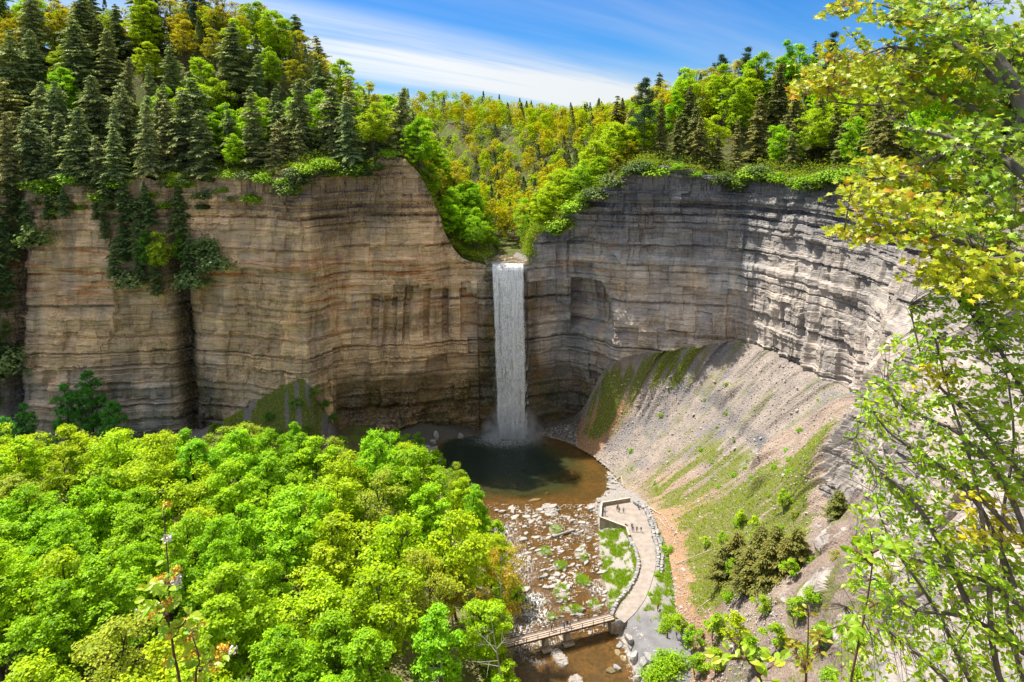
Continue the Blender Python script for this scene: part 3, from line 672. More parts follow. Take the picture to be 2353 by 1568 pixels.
# ---------------------------------------------------------------- plant meshes
def unit(v): return v / (np.linalg.norm(v, axis=-1, keepdims=True) + 1e-9)
def leaf_quads(rng, P, N, a, b, droop=None):
    """one rhombus per row of P, facing N, half length a, half width b"""
    n = len(P); r = rng.normal(size=(n, 3))
    if droop is not None: r = r * 0.5 + droop
    T = unit(r - (r * N).sum(1, keepdims=True) * N); B = np.cross(N, T)
    a = np.broadcast_to(np.asarray(a, float).reshape(-1, 1), (n, 1)); b = np.broadcast_to(np.asarray(b, float).reshape(-1, 1), (n, 1))
    V = np.stack([P - T * a, P + B * b + N * b * 0.25, P + T * a, P - B * b + N * b * 0.25], 1).reshape(-1, 3)
    return V, np.arange(n * 4).reshape(n, 4)
def crown_mesh(name, V, f, var, m):
    return mesh_np(name, V, f, [m], False, {'var': np.repeat(var, 4)})
def bez(a, b, bend, n=6):
    t_ = np.linspace(0, 1, n)[:, None]; mid_ = (np.array(a) + np.array(b)) / 2 + np.array(bend)
    return (1 - t_) ** 2 * np.array(a) + 2 * t_ * (1 - t_) * mid_ + t_ ** 2 * np.array(b)
def broadleaf(name, seed, H=22.0, cw=10.0, base=0.28, lobes=13, clumps=34, leaves=22, la=0.25, spread=0.75, squash=1.0, twig=0.0, leafm='leaf', barkm='bark', stems=1):
    """tree about H tall; crown of leaf clumps carried on limbs. Base at the origin."""
    rg = np.random.default_rng(seed)
    ch = H * (1 - base); zc = H * base + ch * 0.5
    L = []; 
    for i in range(lobes):
        if i == 0: d = np.array([0, 0, 1.0])
        else:
            ph = i * 2.39996 + rg.uniform(-.4, .4); zt = 1 - 2 * (i + .3) / lobes + rg.uniform(-.12, .12); zt = np.clip(zt, -.85, .95)
            rr = math.sqrt(max(0, 1 - zt * zt)); d = np.array([rr * math.cos(ph), rr * math.sin(ph), zt])
        taper = 1.0 - 0.38 * max(0, d[2]) 
        c_ = d * np.array([cw / 2 * .66, cw / 2 * .66, ch / 2 * .74]) * rg.uniform(.72, 1.2) + np.array([rg.normal() * .3, rg.normal() * .3, zc])
        L.append((c_, cw * rg.uniform(.11, .25) * taper))
    mb = MB()
    top = np.array([rg.normal() * .6, rg.normal() * .6, H * .86])
    r0 = H * 0.0125
    trunk = bez((0, 0, -1.0), top, (rg.normal() * .8, rg.normal() * .8, 0), 9)
    mb.tube(trunk, np.linspace(r0, r0 * .2, 9), 6)
    if stems > 1:
        for s_ in range(stems - 1):
            an = rg.uniform(0, 6.28); mb.tube(bez((0, 0, -.5), (cw * .25 * math.cos(an), cw * .25 * math.sin(an), H * .75), (rg.normal(), rg.normal(), 0), 8), np.linspace(r0 * .8, r0 * .2, 8), 5)
    VV, VR = [], []
    for c_, r_ in L:
        zt = np.clip(c_[2] - r_ * 1.4 - rg.uniform(1, 3), H * base * .7, H * .8)
        k_ = np.interp(zt, trunk[:, 2], np.arange(len(trunk))); p0 = trunk[int(k_)] + (trunk[min(int(k_) + 1, 8)] - trunk[int(k_)]) * (k_ % 1)
        mb.tube(bez(p0, c_, (0, 0, -abs(rg.normal()) * .6 + .4), 6), np.linspace(r0 * .42, r0 * .12, 6), 4)
        d = unit(rg.normal(size=(clumps, 3)) + np.array([0, 0, .42])); rad = r_ * rg.uniform(.72, 1.18, (clumps, 1))
        pc = c_ + d * rad * np.array([1.12, 1.12, .82 * squash])
        if twig > 0:
            for q in pc[: int(clumps * twig)]: mb.tube(bez(c_, q, rg.normal(size=3) * .25, 4), np.linspace(r0 * .14, r0 * .05, 4), 3)
        n_ = clumps * leaves
        cid = np.repeat(np.arange(clumps), leaves)
        off = rg.normal(size=(n_, 3)) * np.array([.42, .42, .24]) * spread
        P_ = pc[cid] + off
        out = unit(P_ - c_ + np.array([0, 0, .25 * r_]))
        N_ = unit(out * .55 + np.array([0, 0, .62]) + rg.normal(size=(n_, 3)) * .42)
        VV.append((P_, N_)); VR.append(np.clip(rg.uniform(.15, .85, clumps)[cid] + rg.normal(size=n_) * .16, 0, 1))
    P_ = np.concatenate([q[0] for q in VV]); N_ = np.concatenate([q[1] for q in VV]); var = np.concatenate(VR)
    sz = rg.uniform(.7, 1.25, len(P_))
    V, f = leaf_quads(rg, P_, N_, la * sz, la * .62 * sz)
    return mb.mesh(name + '_trunk', [M[barkm]]), crown_mesh(name + '_crown', V, f, var, M[leafm])
def conifer(name, seed, H=24.0, R=4.6, levels=34, per=6, base=0.06, droop=0.32, gaps=0.20, la=0.42, top=1.0):
    """hemlock: drooping flat sprays in whorls"""
    rg = np.random.default_rng(seed); mb = MB(); r0 = H * .011
    mb.tube(bez((0, 0, -1), (rg.normal() * .2, rg.normal() * .2, H), (rg.normal() * .3, rg.normal() * .3, 0), 8), np.linspace(r0, .03, 8), 6)
    Ps, Ns, Ds, Va, Sz = [], [], [], [], []
    for i in range(levels):
        f_ = (i + rg.uniform(0, .7)) / levels; z = H * (base + (1 - base) * f_ ** .92)
        Rl = R * (1 - f_) ** .62 * rg.uniform(.55, 1.18) * (1 + .22 * math.sin(f_ * 23 + seed)) + .3
        nb = per if f_ < .8 else max(3, per - 2)
        a0 = rg.uniform(0, 6.28)
        for j in range(nb):
            if rg.random() < gaps: continue
            an = a0 + j * 6.283 / nb + rg.normal() * .28; Lb = Rl * rg.uniform(.6, 1.15)
            dr = np.array([math.cos(an), math.sin(an), 0]); sd_ = np.array([-dr[1], dr[0], 0])
            n_ = max(4, int(Lb * 6.0)); tt = np.linspace(.12, 1, n_)
            zz_ = z + Lb * (.16 * tt - droop * tt ** 2)
            ctr = dr * (tt * Lb)[:, None] + np.array([0, 0, 1.0]) * zz_[:, None]
            mb.tube(ctr[[0, n_ // 2, -1]], [.06, .04, .015], 3)
            bv = rg.uniform(.1, .9)
            wv = .95 * np.minimum(Lb * .33, 1.35) * np.sin(np.clip(tt * 1.05 + .1, 0, 1) * math.pi * .86 + .2) + .1
            for sgn in (-1, 0, 1):
                for rep in range(2):
                    p = ctr + sd_ * (sgn * wv * rg.uniform(.35, .95, n_))[:, None] + rg.normal(size=(n_, 3)) * .10
                    p[:, 2] -= np.abs(sgn) * wv * .22
                    Ps.append(p); Ns.append(unit(np.array([0, 0, 1.0]) + sd_ * (sgn * .45) + dr * .22 + rg.normal(size=(n_, 3)) * .30))
                    Ds.append(np.broadcast_to(dr * .9 + sd_ * sgn * .8 - np.array([0, 0, .45]), (n_, 3)) * 1.0)
                    Va.append(np.clip(bv * .6 + .4 * tt + rg.normal(size=n_) * .12, 0, 1)); Sz.append(rg.uniform(.7, 1.2, n_))
    P_, N_, D_, var, sz = (np.concatenate(q) for q in (Ps, Ns, Ds, Va, Sz))
    V, f = leaf_quads(rg, P_, N_, la * sz, la * .34 * sz, D_ * 2.2)
    return mb.mesh(name + '_trunk', [M['bark']]), crown_mesh(name + '_crown', V, f, var, M['needle'])
def pine(name, seed, H=26.0, R=6.2, base=.42):
    """white pine: irregular flat plumes near the top of a bare stem"""
    rg = np.random.default_rng(seed); mb = MB(); r0 = H * .0115
    mb.tube([(0, 0, -1), (.1, 0, H * .5), (0, .1, H)], [r0, r0 * .7, .05], 6)
    Ps, Ns, Va = [], [], []
    for i in range(15):
        f_ = (i + rg.uniform(-.6, .6)) / 14; f_ = min(max(f_, 0), 1); z = H * (base + (1 - base) * f_); Rl = R * (1 - f_ ** 1.6) * rg.uniform(.4, 1.2) + .6
        for j in range(2 + i % 2):
            an = rg.uniform(0, 6.28); dr = np.array([math.cos(an), math.sin(an), rg.uniform(.05, .5)]); e = np.array([0, 0, z]) + dr * Rl
            mb.tube(bez((0, 0, z), e, (0, 0, .3), 4), [.12, .08, .05, .02], 3)
            for tt in np.linspace(.45, 1, 4):
                c_ = np.array([0, 0, z]) + dr * Rl * tt; n_ = 46
                Ps.append(c_ + rg.normal(size=(n_, 3)) * np.array([.7, .7, .34])); Ns.append(unit(np.array([0, 0, .8]) + rg.normal(size=(n_, 3)) * .6)); Va.append(np.clip(rg.normal(.5, .2, n_), 0, 1))
    P_, N_, var = (np.concatenate(q) for q in (Ps, Ns, Va))
    V, f = leaf_quads(rg, P_, N_, .42, .10)
    return mb.mesh(name + '_trunk', [M['bark']]), crown_mesh(name + '_crown', V, f, var, M['needle'])
def shrub(name, seed, R=1.6, H=2.0, clumps=46, leaves=16, la=.17, leafm='leaf'):
    rg = np.random.default_rng(seed); mb = MB(); Ps, Ns, Va = [], [], []
    d = unit(rg.normal(size=(clumps, 3)) * np.array([1, 1, .8]) + np.array([0, 0, .55])); d[:, 2] = np.abs(d[:, 2])
    pc = d * rg.uniform(.45, 1.05, (clumps, 1)) * np.array([R, R, H])
    for q in pc[::3]: mb.tube(bez((0, 0, -.3), q, (0, 0, .3), 4), [.06, .04, .03, .015], 3)
    cid = np.repeat(np.arange(clumps), leaves); n_ = len(cid)
    P_ = pc[cid] + rg.normal(size=(n_, 3)) * np.array([.3, .3, .2]) * R / 1.6
    N_ = unit(unit(P_) * .5 + np.array([0, 0, .6]) + rg.normal(size=(n_, 3)) * .45)
    V, f = leaf_quads(rg, P_, N_, la, la * .6)
    return mb.mesh(name + '_stem', [M['bark']]), crown_mesh(name + '_leaves', V, f, np.clip(rg.uniform(.2, .8, clumps)[cid] + rg.normal(size=n_) * .15, 0, 1), M[leafm])

PROTO = {}
for i in range(5): PROTO['full%d' % i] = broadleaf('broadleaf', 100 + i, 23, 10.5 + i % 2, .14, 21, 30, 22, .22, twig=.25)
for i in range(2): PROTO['tall%d' % i] = broadleaf('tall_broadleaf', 120 + i, 25, 8.0, .15, 19, 28, 20, .22, squash=1.15, twig=.25)
for i in range(3): PROTO['budding%d' % i] = broadleaf('budding', 130 + i, 22, 10.5, .25, 15, 34, 10, .20, .8, twig=.9)
for i in range(2): PROTO['light%d' % i] = broadleaf('light', 140 + i, 18, 9.0, .2, 13, 34, 15, .22, .85, twig=.4)
for i in range(3): PROTO['hemlock%d' % i] = conifer('hemlock', 150 + i, 25, 5.6, 40)
PROTO['hemlock3'] = conifer('hemlock', 154, 21, 4.8, 26, 6, .02, .42, .2)
PROTO['slim0'] = conifer('slim_conifer', 156, 24, 3.6, 34, 6, .12, .28, .15, .34)
PROTO['cedar0'] = conifer('cedar', 158, 8, 2.4, 20, 8, .05, .1, .05, .26)
for i in range(2): PROTO['pine%d' % i] = pine('pine', 160 + i)
for i in range(3): PROTO['shrub%d' % i] = shrub('shrub', 170 + i)
for i in range(2): PROTO['sapling%d' % i] = broadleaf('sapling', 180 + i, 7, 4.2, .25, 9, 20, 14, .15, .42, twig=.5)
PROTO['weeping0'] = shrub('hanging_shrub', 186, 2.1, 1.7, 60, 16, .2, 'needle')

PLANTS = []                  # records for labelling: (object, kind, colour word, region, x, y, z, height)
def plant(key, kind, x, y, z, h, col, cword, region, hw=None, tilt=(0, 0), rz=None, group=None, rr=random.Random(5), up=1.0):
    tm, cm = PROTO[key]
    hb = {'full': 22, 'tall': 25, 'budd': 22, 'ligh': 18, 'heml': 25, 'slim': 24, 'ceda': 8, 'pine': 26, 'shru': 2.0, 'sapl': 7, 'weep': 1.7}[key[:4]]
    if key == 'hemlock3': hb = 21
    s = h / hb; e = bpy.data.objects.new(kind, None); COL.objects.link(e); e.empty_display_size = .3
    e.location = (x, y, z); e.rotation_euler = (tilt[0], tilt[1], rr.uniform(0, 6.28) if rz is None else rz); e.scale = (s * (hw or 1) , s * (hw or 1), s)
    small = kind in ('shrub', 'hanging_shrub')
    a_ = bpy.data.objects.new('stems' if small else 'trunk', tm); b_ = bpy.data.objects.new('foliage' if small else 'crown', cm)
    for q in (a_, b_): COL.objects.link(q); q.parent = e
    b_.color = (*col, 1)
    if group: e['group'] = group
    PLANTS.append(dict(o=e, kind=kind, cw=cword, region=region, x=x, y=y, z=z, h=h)); return e
rnd = random.Random(11)
def jit(c, a=.12):
    k_ = 1 + rnd.uniform(-a, a); return (c[0] * k_ * (1 + rnd.uniform(-.12, .07)), c[1] * k_, c[2] * k_)
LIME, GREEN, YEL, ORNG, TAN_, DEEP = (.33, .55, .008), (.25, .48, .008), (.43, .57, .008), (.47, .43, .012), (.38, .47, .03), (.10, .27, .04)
HEM, HEM2, PINE_ = (.30, .37, .15), (.38, .40, .16), (.07, .12, .06)
def scatter(n, box, dmin, ok, tries=6000, pts=None):
    pts = [] if pts is None else pts; out = []
    for _ in range(tries):
        if len(out) >= n: break
        x = rnd.uniform(box[0], box[1]); y = rnd.uniform(box[2], box[3])
        if not ok(x, y): continue
        dm = dmin(x, y) if callable(dmin) else dmin
        if all((x - a_) ** 2 + (y - b_) ** 2 > dm * dm for a_, b_ in pts): pts.append((x, y)); out.append((x, y))
    return out
# --- trees on the valley floor, left of the creek
def okv(x, y):
    if x < -0.80 * y - 4: return False
    return x < float(xl(y)) - 4.5 - (1.5 if y > 190 else 0) and y < 188 + 6 * math.sin(x / 17.0) + (6 if x > -45 else 0)
vpts = []
for x, y in scatter(92, (-160, 0, 92, 196), 9.6, okv, 12000, vpts):
    e = rnd.random(); edge = float(xl(y)) - x
    h = rnd.uniform(22, 29) - (7 if edge < 9 else 0) - (3 if y > 178 else 0) - 6 * float(sst(-y, -104, -92)) 
    if y > 176 and x > -62: h = rnd.uniform(15, 20)
    if e < .52: k_, c_, cw_ = 'full%d' % rnd.randrange(5), LIME, 'lime green'
    elif e < .70: k_, c_, cw_ = 'tall%d' % rnd.randrange(2), GREEN, 'mid green'
    elif e < .90: k_, c_, cw_ = 'light%d' % rnd.randrange(2), YEL, 'yellow green'
    else: k_, c_, cw_ = 'budding%d' % rnd.randrange(3), TAN_, 'sparse olive'
    if y > 150 and e < .5 and rnd.random() < .4: c_, cw_ = YEL, 'yellow green'
    plant(k_, 'broadleaf_tree', x, y, ground(x, y) - .3, h, jit(c_), cw_, 'valley', rnd.uniform(.92, 1.3), (rnd.gauss(0, .05), rnd.gauss(0, .05)))
# shaded trees under the left wall
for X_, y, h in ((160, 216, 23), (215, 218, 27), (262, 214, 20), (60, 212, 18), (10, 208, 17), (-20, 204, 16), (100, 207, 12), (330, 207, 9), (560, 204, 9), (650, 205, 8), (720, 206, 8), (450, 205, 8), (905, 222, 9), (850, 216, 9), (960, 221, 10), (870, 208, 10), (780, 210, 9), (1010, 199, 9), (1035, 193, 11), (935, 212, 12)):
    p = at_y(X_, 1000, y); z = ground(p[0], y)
    plant('full%d' % rnd.randrange(5) if h > 15 else 'light%d' % rnd.randrange(2), 'broadleaf_tree', p[0], y, z - .3, h, jit((.11, .36, .05) if h > 15 else (.22, .42, .03)), 'deep green', 'foot', .8 if h > 15 else 1)  # the wall's shade is put into the darker leaf colour

# --- wooded rim, left
def okl(x, y):
    if hit_down(BVC, x, y) is None: return False
    return (y > 237 + 1.5 * math.sin(x / 9) if x > -120 else y > 233) and x > -0.78 * y - 10 and x < -30 - max(0, (y - 245)) * .15 and y < 335
lp = []
def rim_depth(x, y): return y - (234 if x < -95 else 232 + 8 * float(sst(x, -75, -55)))
for x, y in scatter(154, (-250, -30, 233, 325), lambda x, y: 5.6 if rim_depth(x, y) < 24 else 9.0, okl, 16000, lp):
    d = rim_depth(x, y); conif = float(sst(-x, 58, 125)); up = float(sst(d, 26, 52)); r_ = rnd.random()
    z = ground(x, y) - .4
    if r_ < (.80 - .50 * up) * (.25 + .75 * conif) + (.30 if d < 14 else 0):
        hk = rnd.choice(['hemlock0', 'hemlock1', 'hemlock2', 'hemlock3', 'hemlock0', 'slim0'])
        h = rnd.uniform(22, 34) - (7 if d < 8 else 0)
        plant(hk, 'hemlock_tree', x, y, z, h, jit(HEM if rnd.random() < .7 else HEM2, .2), 'dark green' , 'leftrim', rnd.uniform(.9, 1.45), (rnd.gauss(0, .04), rnd.gauss(0, .05)))
    else:
        e = rnd.random()
        if up > .45: k_, c_, cw_ = ('budding%d' % rnd.randrange(3), ORNG, 'orange tinted') if e < .62 else ('full%d' % rnd.randrange(5), YEL, 'golden green')
        else: k_, c_, cw_ = ('full%d' % rnd.randrange(5), LIME, 'lime green') if e < .7 else ('light%d' % rnd.randrange(2), YEL, 'yellow green')
        plant(k_, 'broadleaf_tree', x, y, z, rnd.uniform(19, 27) - (5 if d < 8 else 0), jit(c_), cw_, 'leftrim', 1.15)
# the lone pine and its neighbours on the skyline
for X_, y, topY, k_, c_, cw_ in ((447, 300, -2, 'pine0', PINE_, 'dark'), (545, 305, 62, 'pine1', PINE_, 'dark'), (490, 300, 25, 'full2', DEEP, 'deep green')):
    p = at_y(X_, topY, y); z = ground(p[0], y); plant(k_, 'pine_tree' if 'pine' in k_ else 'broadleaf_tree', p[0], y, z - .3, max(12, p[2] - z), jit(c_), cw_, 'leftsky')
# --- sides of the upper gorge and the wood beyond
def okc(x, y):
    if hit_down(BVC, x, y) is None or y < 247: return False
    xg = -(max(0, y - 285) / 45) ** 2 * 9 - .5
    return abs(x - xg) > (10.0 if y < 261 else 3.0) and (x < 6 or y > 262 or (y > 256 and x < 16)) and -36 - (y - 247) * .25 < x < 46 + (y - 250) * .45
cp = []
for x, y in scatter(72, (-60, 70, 247, 292), lambda x, y: 5.6 if y < 275 else 8.0, okc, 12000, lp):
    e = rnd.random(); right = x > 3
    z = ground(x, y) - .4
    hmax = max(3.5, 60 + (-2 - x) / .44 - z) if x < -1 and y < 290 else 99
    if y > 285 and e < .36: plant('hemlock%d' % rnd.randrange(3), 'hemlock_tree', x, y, z, rnd.uniform(17, 24), jit(HEM2, .2), 'grey green', 'gorge'); continue
    c_, cw_ = ((YEL, 'yellow green') if right and e < .75 else (LIME, 'lime green') if e < .85 else (ORNG, 'orange tinted'))
    if y > 300 and e > .5: c_, cw_ = (ORNG, 'orange tinted') if e > .75 else (YEL, 'golden green')
    plant('full%d' % rnd.randrange(5) if e < .8 else 'budding%d' % rnd.randrange(3), 'broadleaf_tree', x, y, z, min(hmax, rnd.uniform(13, 18) if y < 270 else rnd.uniform(18, 24)), jit(c_), cw_, 'gorge', 1.15)
# --- wooded rim, right
def okr(x, y):
    if hit_down(BVC, x, y) is None: return False
    return x > 43 and (y > 247 + 10 * float(sst(-x, -60, -44)) - max(0, x - 76) * .8 or x > 101) and x < .80 * y + 8 and y > 150 and y < 330
for x, y in scatter(120, (40, 200, 170, 325), lambda x, y: 5.6 if y < 268 else 9.0, okr, 14000, lp):
    d = max(y - 245, x - 100); e = rnd.random(); z = ground(x, y) - .4
    if e < .36 + .22 * (d < 18):
        plant(rnd.choice(['hemlock0', 'hemlock1', 'hemlock3', 'slim0', 'slim0']), 'hemlock_tree', x, y, z, rnd.uniform(14, 22) if d < 10 else rnd.uniform(20, 28), jit((.22, .23, .07), .2), 'olive green', 'rightrim', 1.0)
    else:
        up = float(sst(d, 22, 45)); q = rnd.random()
        c_, cw_ = (ORNG, 'orange tinted') if q < .35 * up else (YEL, 'golden green') if q < .55 else (LIME, 'lime green')
        k_ = 'budding%d' % rnd.randrange(3) if q < .35 * up else rnd.choice(['full0', 'full1', 'full2', 'full3', 'light0', 'light1', 'tall0'])
        plant(k_, 'broadleaf_tree', x, y, z, rnd.uniform(14, 20) if d < 9 else rnd.uniform(20, 28), jit(c_), cw_, 'rightrim', 1.15)
for X_, y, topY, k_, cw_ in ((1483, 262, 183, 'pine1', 'dark'), (1720, 300, 112, 'pine0', 'dark'), (1660, 300, 128, 'pine1', 'dark'), (1918, 300, 78, 'pine0', 'dark'), (1875, 300, 92, 'slim0', 'dark')):
    p = at_y(X_, topY, y); z = ground(p[0], y); plant(k_, 'pine_tree', p[0], y, z - .3, max(10, p[2] - z), jit(PINE_), cw_, 'rightsky', .75)
p = at_y(1812, 85, 292); plant('tall0', 'broadleaf_tree', p[0], 292, ground(p[0], 292) - .3, p[2] - ground(p[0], 292), jit(GREEN), 'tall mid green', 'rightsky')
for X_, topY in ():
    y = 480; p = at_y(X_, topY, y); z = ground(p[0], y); plant('pine%d' % rnd.randrange(2), 'pine_tree', p[0], y, z - .3, max(12, p[2] - z), jit(PINE_), 'dark', 'midsky', .8)
# --- far wood on the plateau: one mass of joined crowns
far = {}
fp = scatter(1400, (-330, 300, 284, 500), lambda x, y: 4.3 if y < 400 else 6.0, lambda x, y: (-20 - .32 * y < x < 25 + .25 * y or (292 < y < 400 and abs(x) < .8 * y)) and hit_down(BVC, x, y) is not None, 40000, lp)
fr = np.random.default_rng(77); FP, FN, FV, FS = [], [], [], []
fp += scatter(320, (-330, 120, 500, 820), 8.0, lambda x, y: -.30 * y < x < .12 * y and hit_down(BVC, x, y) is not None, 12000, lp)
for x, y in fp:
    z = ground(x, y) - (4.0 if y > 490 else 0.0); h = fr.uniform(15, 22); n_ = 370; e = fr.random()
    d = unit(fr.normal(size=(n_, 3)) + np.array([0, -.1, .5]))
    lob = unit(fr.normal(size=(9, 3)) + np.array([0, 0, .5])) * np.array([2.6, 2.6, h * .36]); li = fr.integers(0, 9, n_)
    conif_ = e < (.34 if y < 350 else .15)
    if conif_:
        tt = fr.uniform(0, 1, n_); an = fr.uniform(0, 6.28, n_); rr = 3.4 * (1 - tt) ** .8 * fr.uniform(.5, 1, n_)
        P_ = np.stack([rr * np.cos(an), rr * np.sin(an), h * (.2 + .85 * tt)], 1)
    else: P_ = lob[li] + d * 2.0 * fr.uniform(.75, 1.1, (n_, 1)) + np.array([0, 0, h * .52])
    FP.append(P_ + np.array([x, y, z])); FN.append(unit(d + np.array([0, 0, .5]) + fr.normal(size=(n_, 3)) * .4)); FV.append(np.full(n_, .0 if conif_ else (.55 if e < .62 else 1.0)) + fr.uniform(-.12, .12, n_)); FS.append(fr.uniform(.36, .62, n_))
P_, N_, V_, S_ = (np.concatenate(q) for q in (FP, FN, FV, FS))
V, f = leaf_quads(fr, P_, N_, S_, S_ * .65)
m, t, o = new_mat('far_foliage'); va = t.attr('var')
c = t.mix(t.ramp(va, .05, .4), (.15, .19, .07), (.36, .48, .010)); c = t.mix(t.ramp(va, .65, .95), c, (.46, .42, .012))
d_ = t.n('BsdfDiffuse'); t.l(c, d_.inputs[0]); tr = t.n('BsdfTranslucent'); t.l(c, tr.inputs[0]); mx = t.n('MixShader'); mx.inputs[0].default_value = .35
t.l(d_.outputs[0], mx.inputs[1]); t.l(tr.outputs[0], mx.inputs[2]); t.l(mx.outputs[0], o.inputs[0])
link('far_woods', crown_mesh('far_woods', V, f, V_, m), kind='stuff', label='far wooded plateau with golden and green treetops beyond the gorge', cat='woods')

print('FAR', len(fp), 'BROAD', sum(p['kind']=='broadleaf_tree' for p in PLANTS))
# --- undergrowth that closes the wood above the rims and hangs over the edge
ur = np.random.default_rng(91); UP, UN, UV, USz = [], [], [], []
def brush(n, jlo, jhi, clo, chi, hmax, per=26, rad=.9):
    jj = ur.integers(jlo, jhi, n); cc = np.searchsorted(us, ur.uniform(clo, chi, n)).clip(0, NC - 1); jj = jj.clip(0, CX.shape[0] - 2)
    f_ = ur.random(n); x = CX[jj, cc] * (1 - f_) + CX[jj + 1, cc] * f_; y = CY[jj, cc] * (1 - f_) + CY[jj + 1, cc] * f_; z = CZ[jj, cc] * (1 - f_) + CZ[jj + 1, cc] * f_
    c_ = np.stack([x, y, z + ur.uniform(.1, 1, n) * hmax], 1); ci = np.repeat(np.arange(n), per)
    UP.append(c_[ci] + ur.normal(size=(n * per, 3)) * np.array([rad, rad, rad * .55])); UN.append(unit(np.array([0, -.15, .8]) + ur.normal(size=(n * per, 3)) * .5))
    UV.append(np.clip(ur.uniform(.0, 1, n)[ci] + ur.normal(size=n * per) * .1, 0, 1)); USz.append(ur.uniform(.14, .30, n * per))
for a_, b_ in ((1.0, 9.0), (12.3, 22.0)):
    brush(750, 0, 9, a_, b_, 1.6, 22, .8); brush(1300, 7, 26, a_, b_, 4.5, 20, 1.3); brush(500, 20, 32, a_, b_, 5.0, 20, 1.5)
brush(420, 3, 22, 9.0, 10.9, 3.0, 26, 1.0); brush(420, 3, 22, 12.2, 13.2, 3.0, 26, 1.0)
P_, N_, V_, S_ = (np.concatenate(q) for q in (UP, UN, UV, USz))
V, f = leaf_quads(ur, P_, N_, S_, S_ * .62)
m, t, o = new_mat('undergrowth'); va = t.attr('var')
c = t.mix(t.ramp(va, .1, .6), (.12, .20, .03), (.32, .44, .01)); c = t.mix(t.ramp(va, .8, .95), c, (.40, .30, .08))
d_ = t.n('BsdfDiffuse'); t.l(c, d_.inputs[0]); tr = t.n('BsdfTranslucent'); t.l(c, tr.inputs[0]); mx = t.n('MixShader'); mx.inputs[0].default_value = .35
t.l(d_.outputs[0], mx.inputs[1]); t.l(tr.outputs[0], mx.inputs[2]); t.l(mx.outputs[0], o.inputs[0]); M['brush'] = m
link('undergrowth', crown_mesh('undergrowth', V, f, V_, m), kind='stuff', label='tangled green undergrowth beneath the trees along both rims', cat='undergrowth')
# ---------------------------------------------------------------- waterfall
m, t, o = new_mat('falling_water'); M['fall'] = m
P = t.n('NewGeometry').outputs['Position']; al = t.attr('alpha')
st1 = t.noise(t.scale(P, (1.5, 0.5, 0.16)), 1, 6, 0.7, 0.25); st2 = t.noise(t.scale(P, (4.0, 1.0, 0.5), loc=(3, 3, 3)), 1, 4, 0.65)
k_ = t.math('MULTIPLY', t.ramp(t.math('ADD', t.math('MULTIPLY', st1, 0.65), t.math('MULTIPLY', st2, 0.35)), 0.30, 0.54), al, clamp=True)
fb_ = bump(t, t.noise(t.scale(P, (1.6, .8, .55), loc=(1, 7, 2)), 1, 5, .7, .4), 0.5); d = t.n('BsdfDiffuse'); t.l(fb_, d.inputs['Normal']); d.inputs[0].default_value = (0.95, 0.96, 0.97, 1); tl = t.n('BsdfTranslucent'); tl.inputs[0].default_value = (0.95, 0.96, 0.97, 1); t.l(fb_, tl.inputs['Normal'])
mx = t.n('MixShader'); mx.inputs[0].default_value = 0.18; t.l(d.outputs[0], mx.inputs[1]); t.l(tl.outputs[0], mx.inputs[2])
tp = t.n('BsdfTransparent'); m2 = t.n('MixShader'); t.l(k_, m2.inputs[0]); t.l(tp.outputs[0], m2.inputs[1]); t.l(mx.outputs[0], m2.inputs[2]); t.l(m2.outputs[0], o.inputs[0])
m, t, o = new_mat('falling_strands'); M['strand'] = m
al = t.attr('alpha'); d = t.n('BsdfDiffuse'); d.inputs[0].default_value = (0.96, 0.97, 0.98, 1)
tl = t.n('BsdfTranslucent'); tl.inputs[0].default_value = (0.96, 0.97, 0.98, 1); mx = t.n('MixShader'); mx.inputs[0].default_value = 0.18; t.l(d.outputs[0], mx.inputs[1]); t.l(tl.outputs[0], mx.inputs[2])
tp = t.n('BsdfTransparent'); m2 = t.n('MixShader'); t.l(al, m2.inputs[0]); t.l(tp.outputs[0], m2.inputs[1]); t.l(mx.outputs[0], m2.inputs[2]); t.l(m2.outputs[0], o.inputs[0])
wf = thing('waterfall', 'tall white waterfall plunging from the notch in the cliff', 'waterfall', (0, 0, 0))
def fall_y(z): return 243.1 - 4.5 * np.clip((64.2 - z) / 64.2, 0, 1) ** .24
def fall_x(q, z):            # q 0..1 across; the sheet narrows a little and drifts right as it falls
    f_ = np.clip((64.2 - z) / 64.2, 0, 1)
    xa = -7.4 + 2.3 * f_ ** .8; xb = 4.25 + .9 * f_
    return xa + (xb - xa) * q
wr = np.random.default_rng(31)
for k in range(2):
    q = np.linspace(0, 1, 60)[None, :]; z = np.concatenate([[64.55], np.linspace(64.3, 0.0, 130)])[:, None]
    X = fall_x(q, z) + (.3 + .9 * np.abs(q - .5)) * (vn(q * 30, z / 5, 300 + k) - .5) * sst(-z, -62, -30); Z = z + 0 * q
    Y = fall_y(z) + (k - .5) * .9 * sst(-z, -62, -40) + 1.1 * (vn(q * 14, z / 20, 310 + k) - .5) * sst(-z, -63, -45)
    Y[0] = 244.6
    lane = .70 + .6 * sst(vn(q * 9 + k * 3.1, z / 45, 320 + k), .3, .65); f_ = (64.2 - z) / 64.2
    edge = sst(q, 0, .06) * sst(-q, -1, -.94)
    gap = 1 - .75 * np.exp(-((q - .22 - .03 * np.sin(z / 9)) / .045) ** 2) * (z < 60) * sst(-f_, -.9, -.3)
    al_ = edge * lane * gap * (1.25 - .25 * sst(f_, .05, .65) + .15 * sst(f_, .75, 1)) * np.ones_like(Z)
    V = np.stack([X.ravel(), Y.ravel(), Z.ravel()], 1)
    link('water_curtain', mesh_np('water_curtain', V, grid_faces(*X.shape), [M['fall']], True, {'alpha': np.clip(al_, 0, 1).ravel()}), wf)
ns = 2300; V, A, Fq = [], [], []
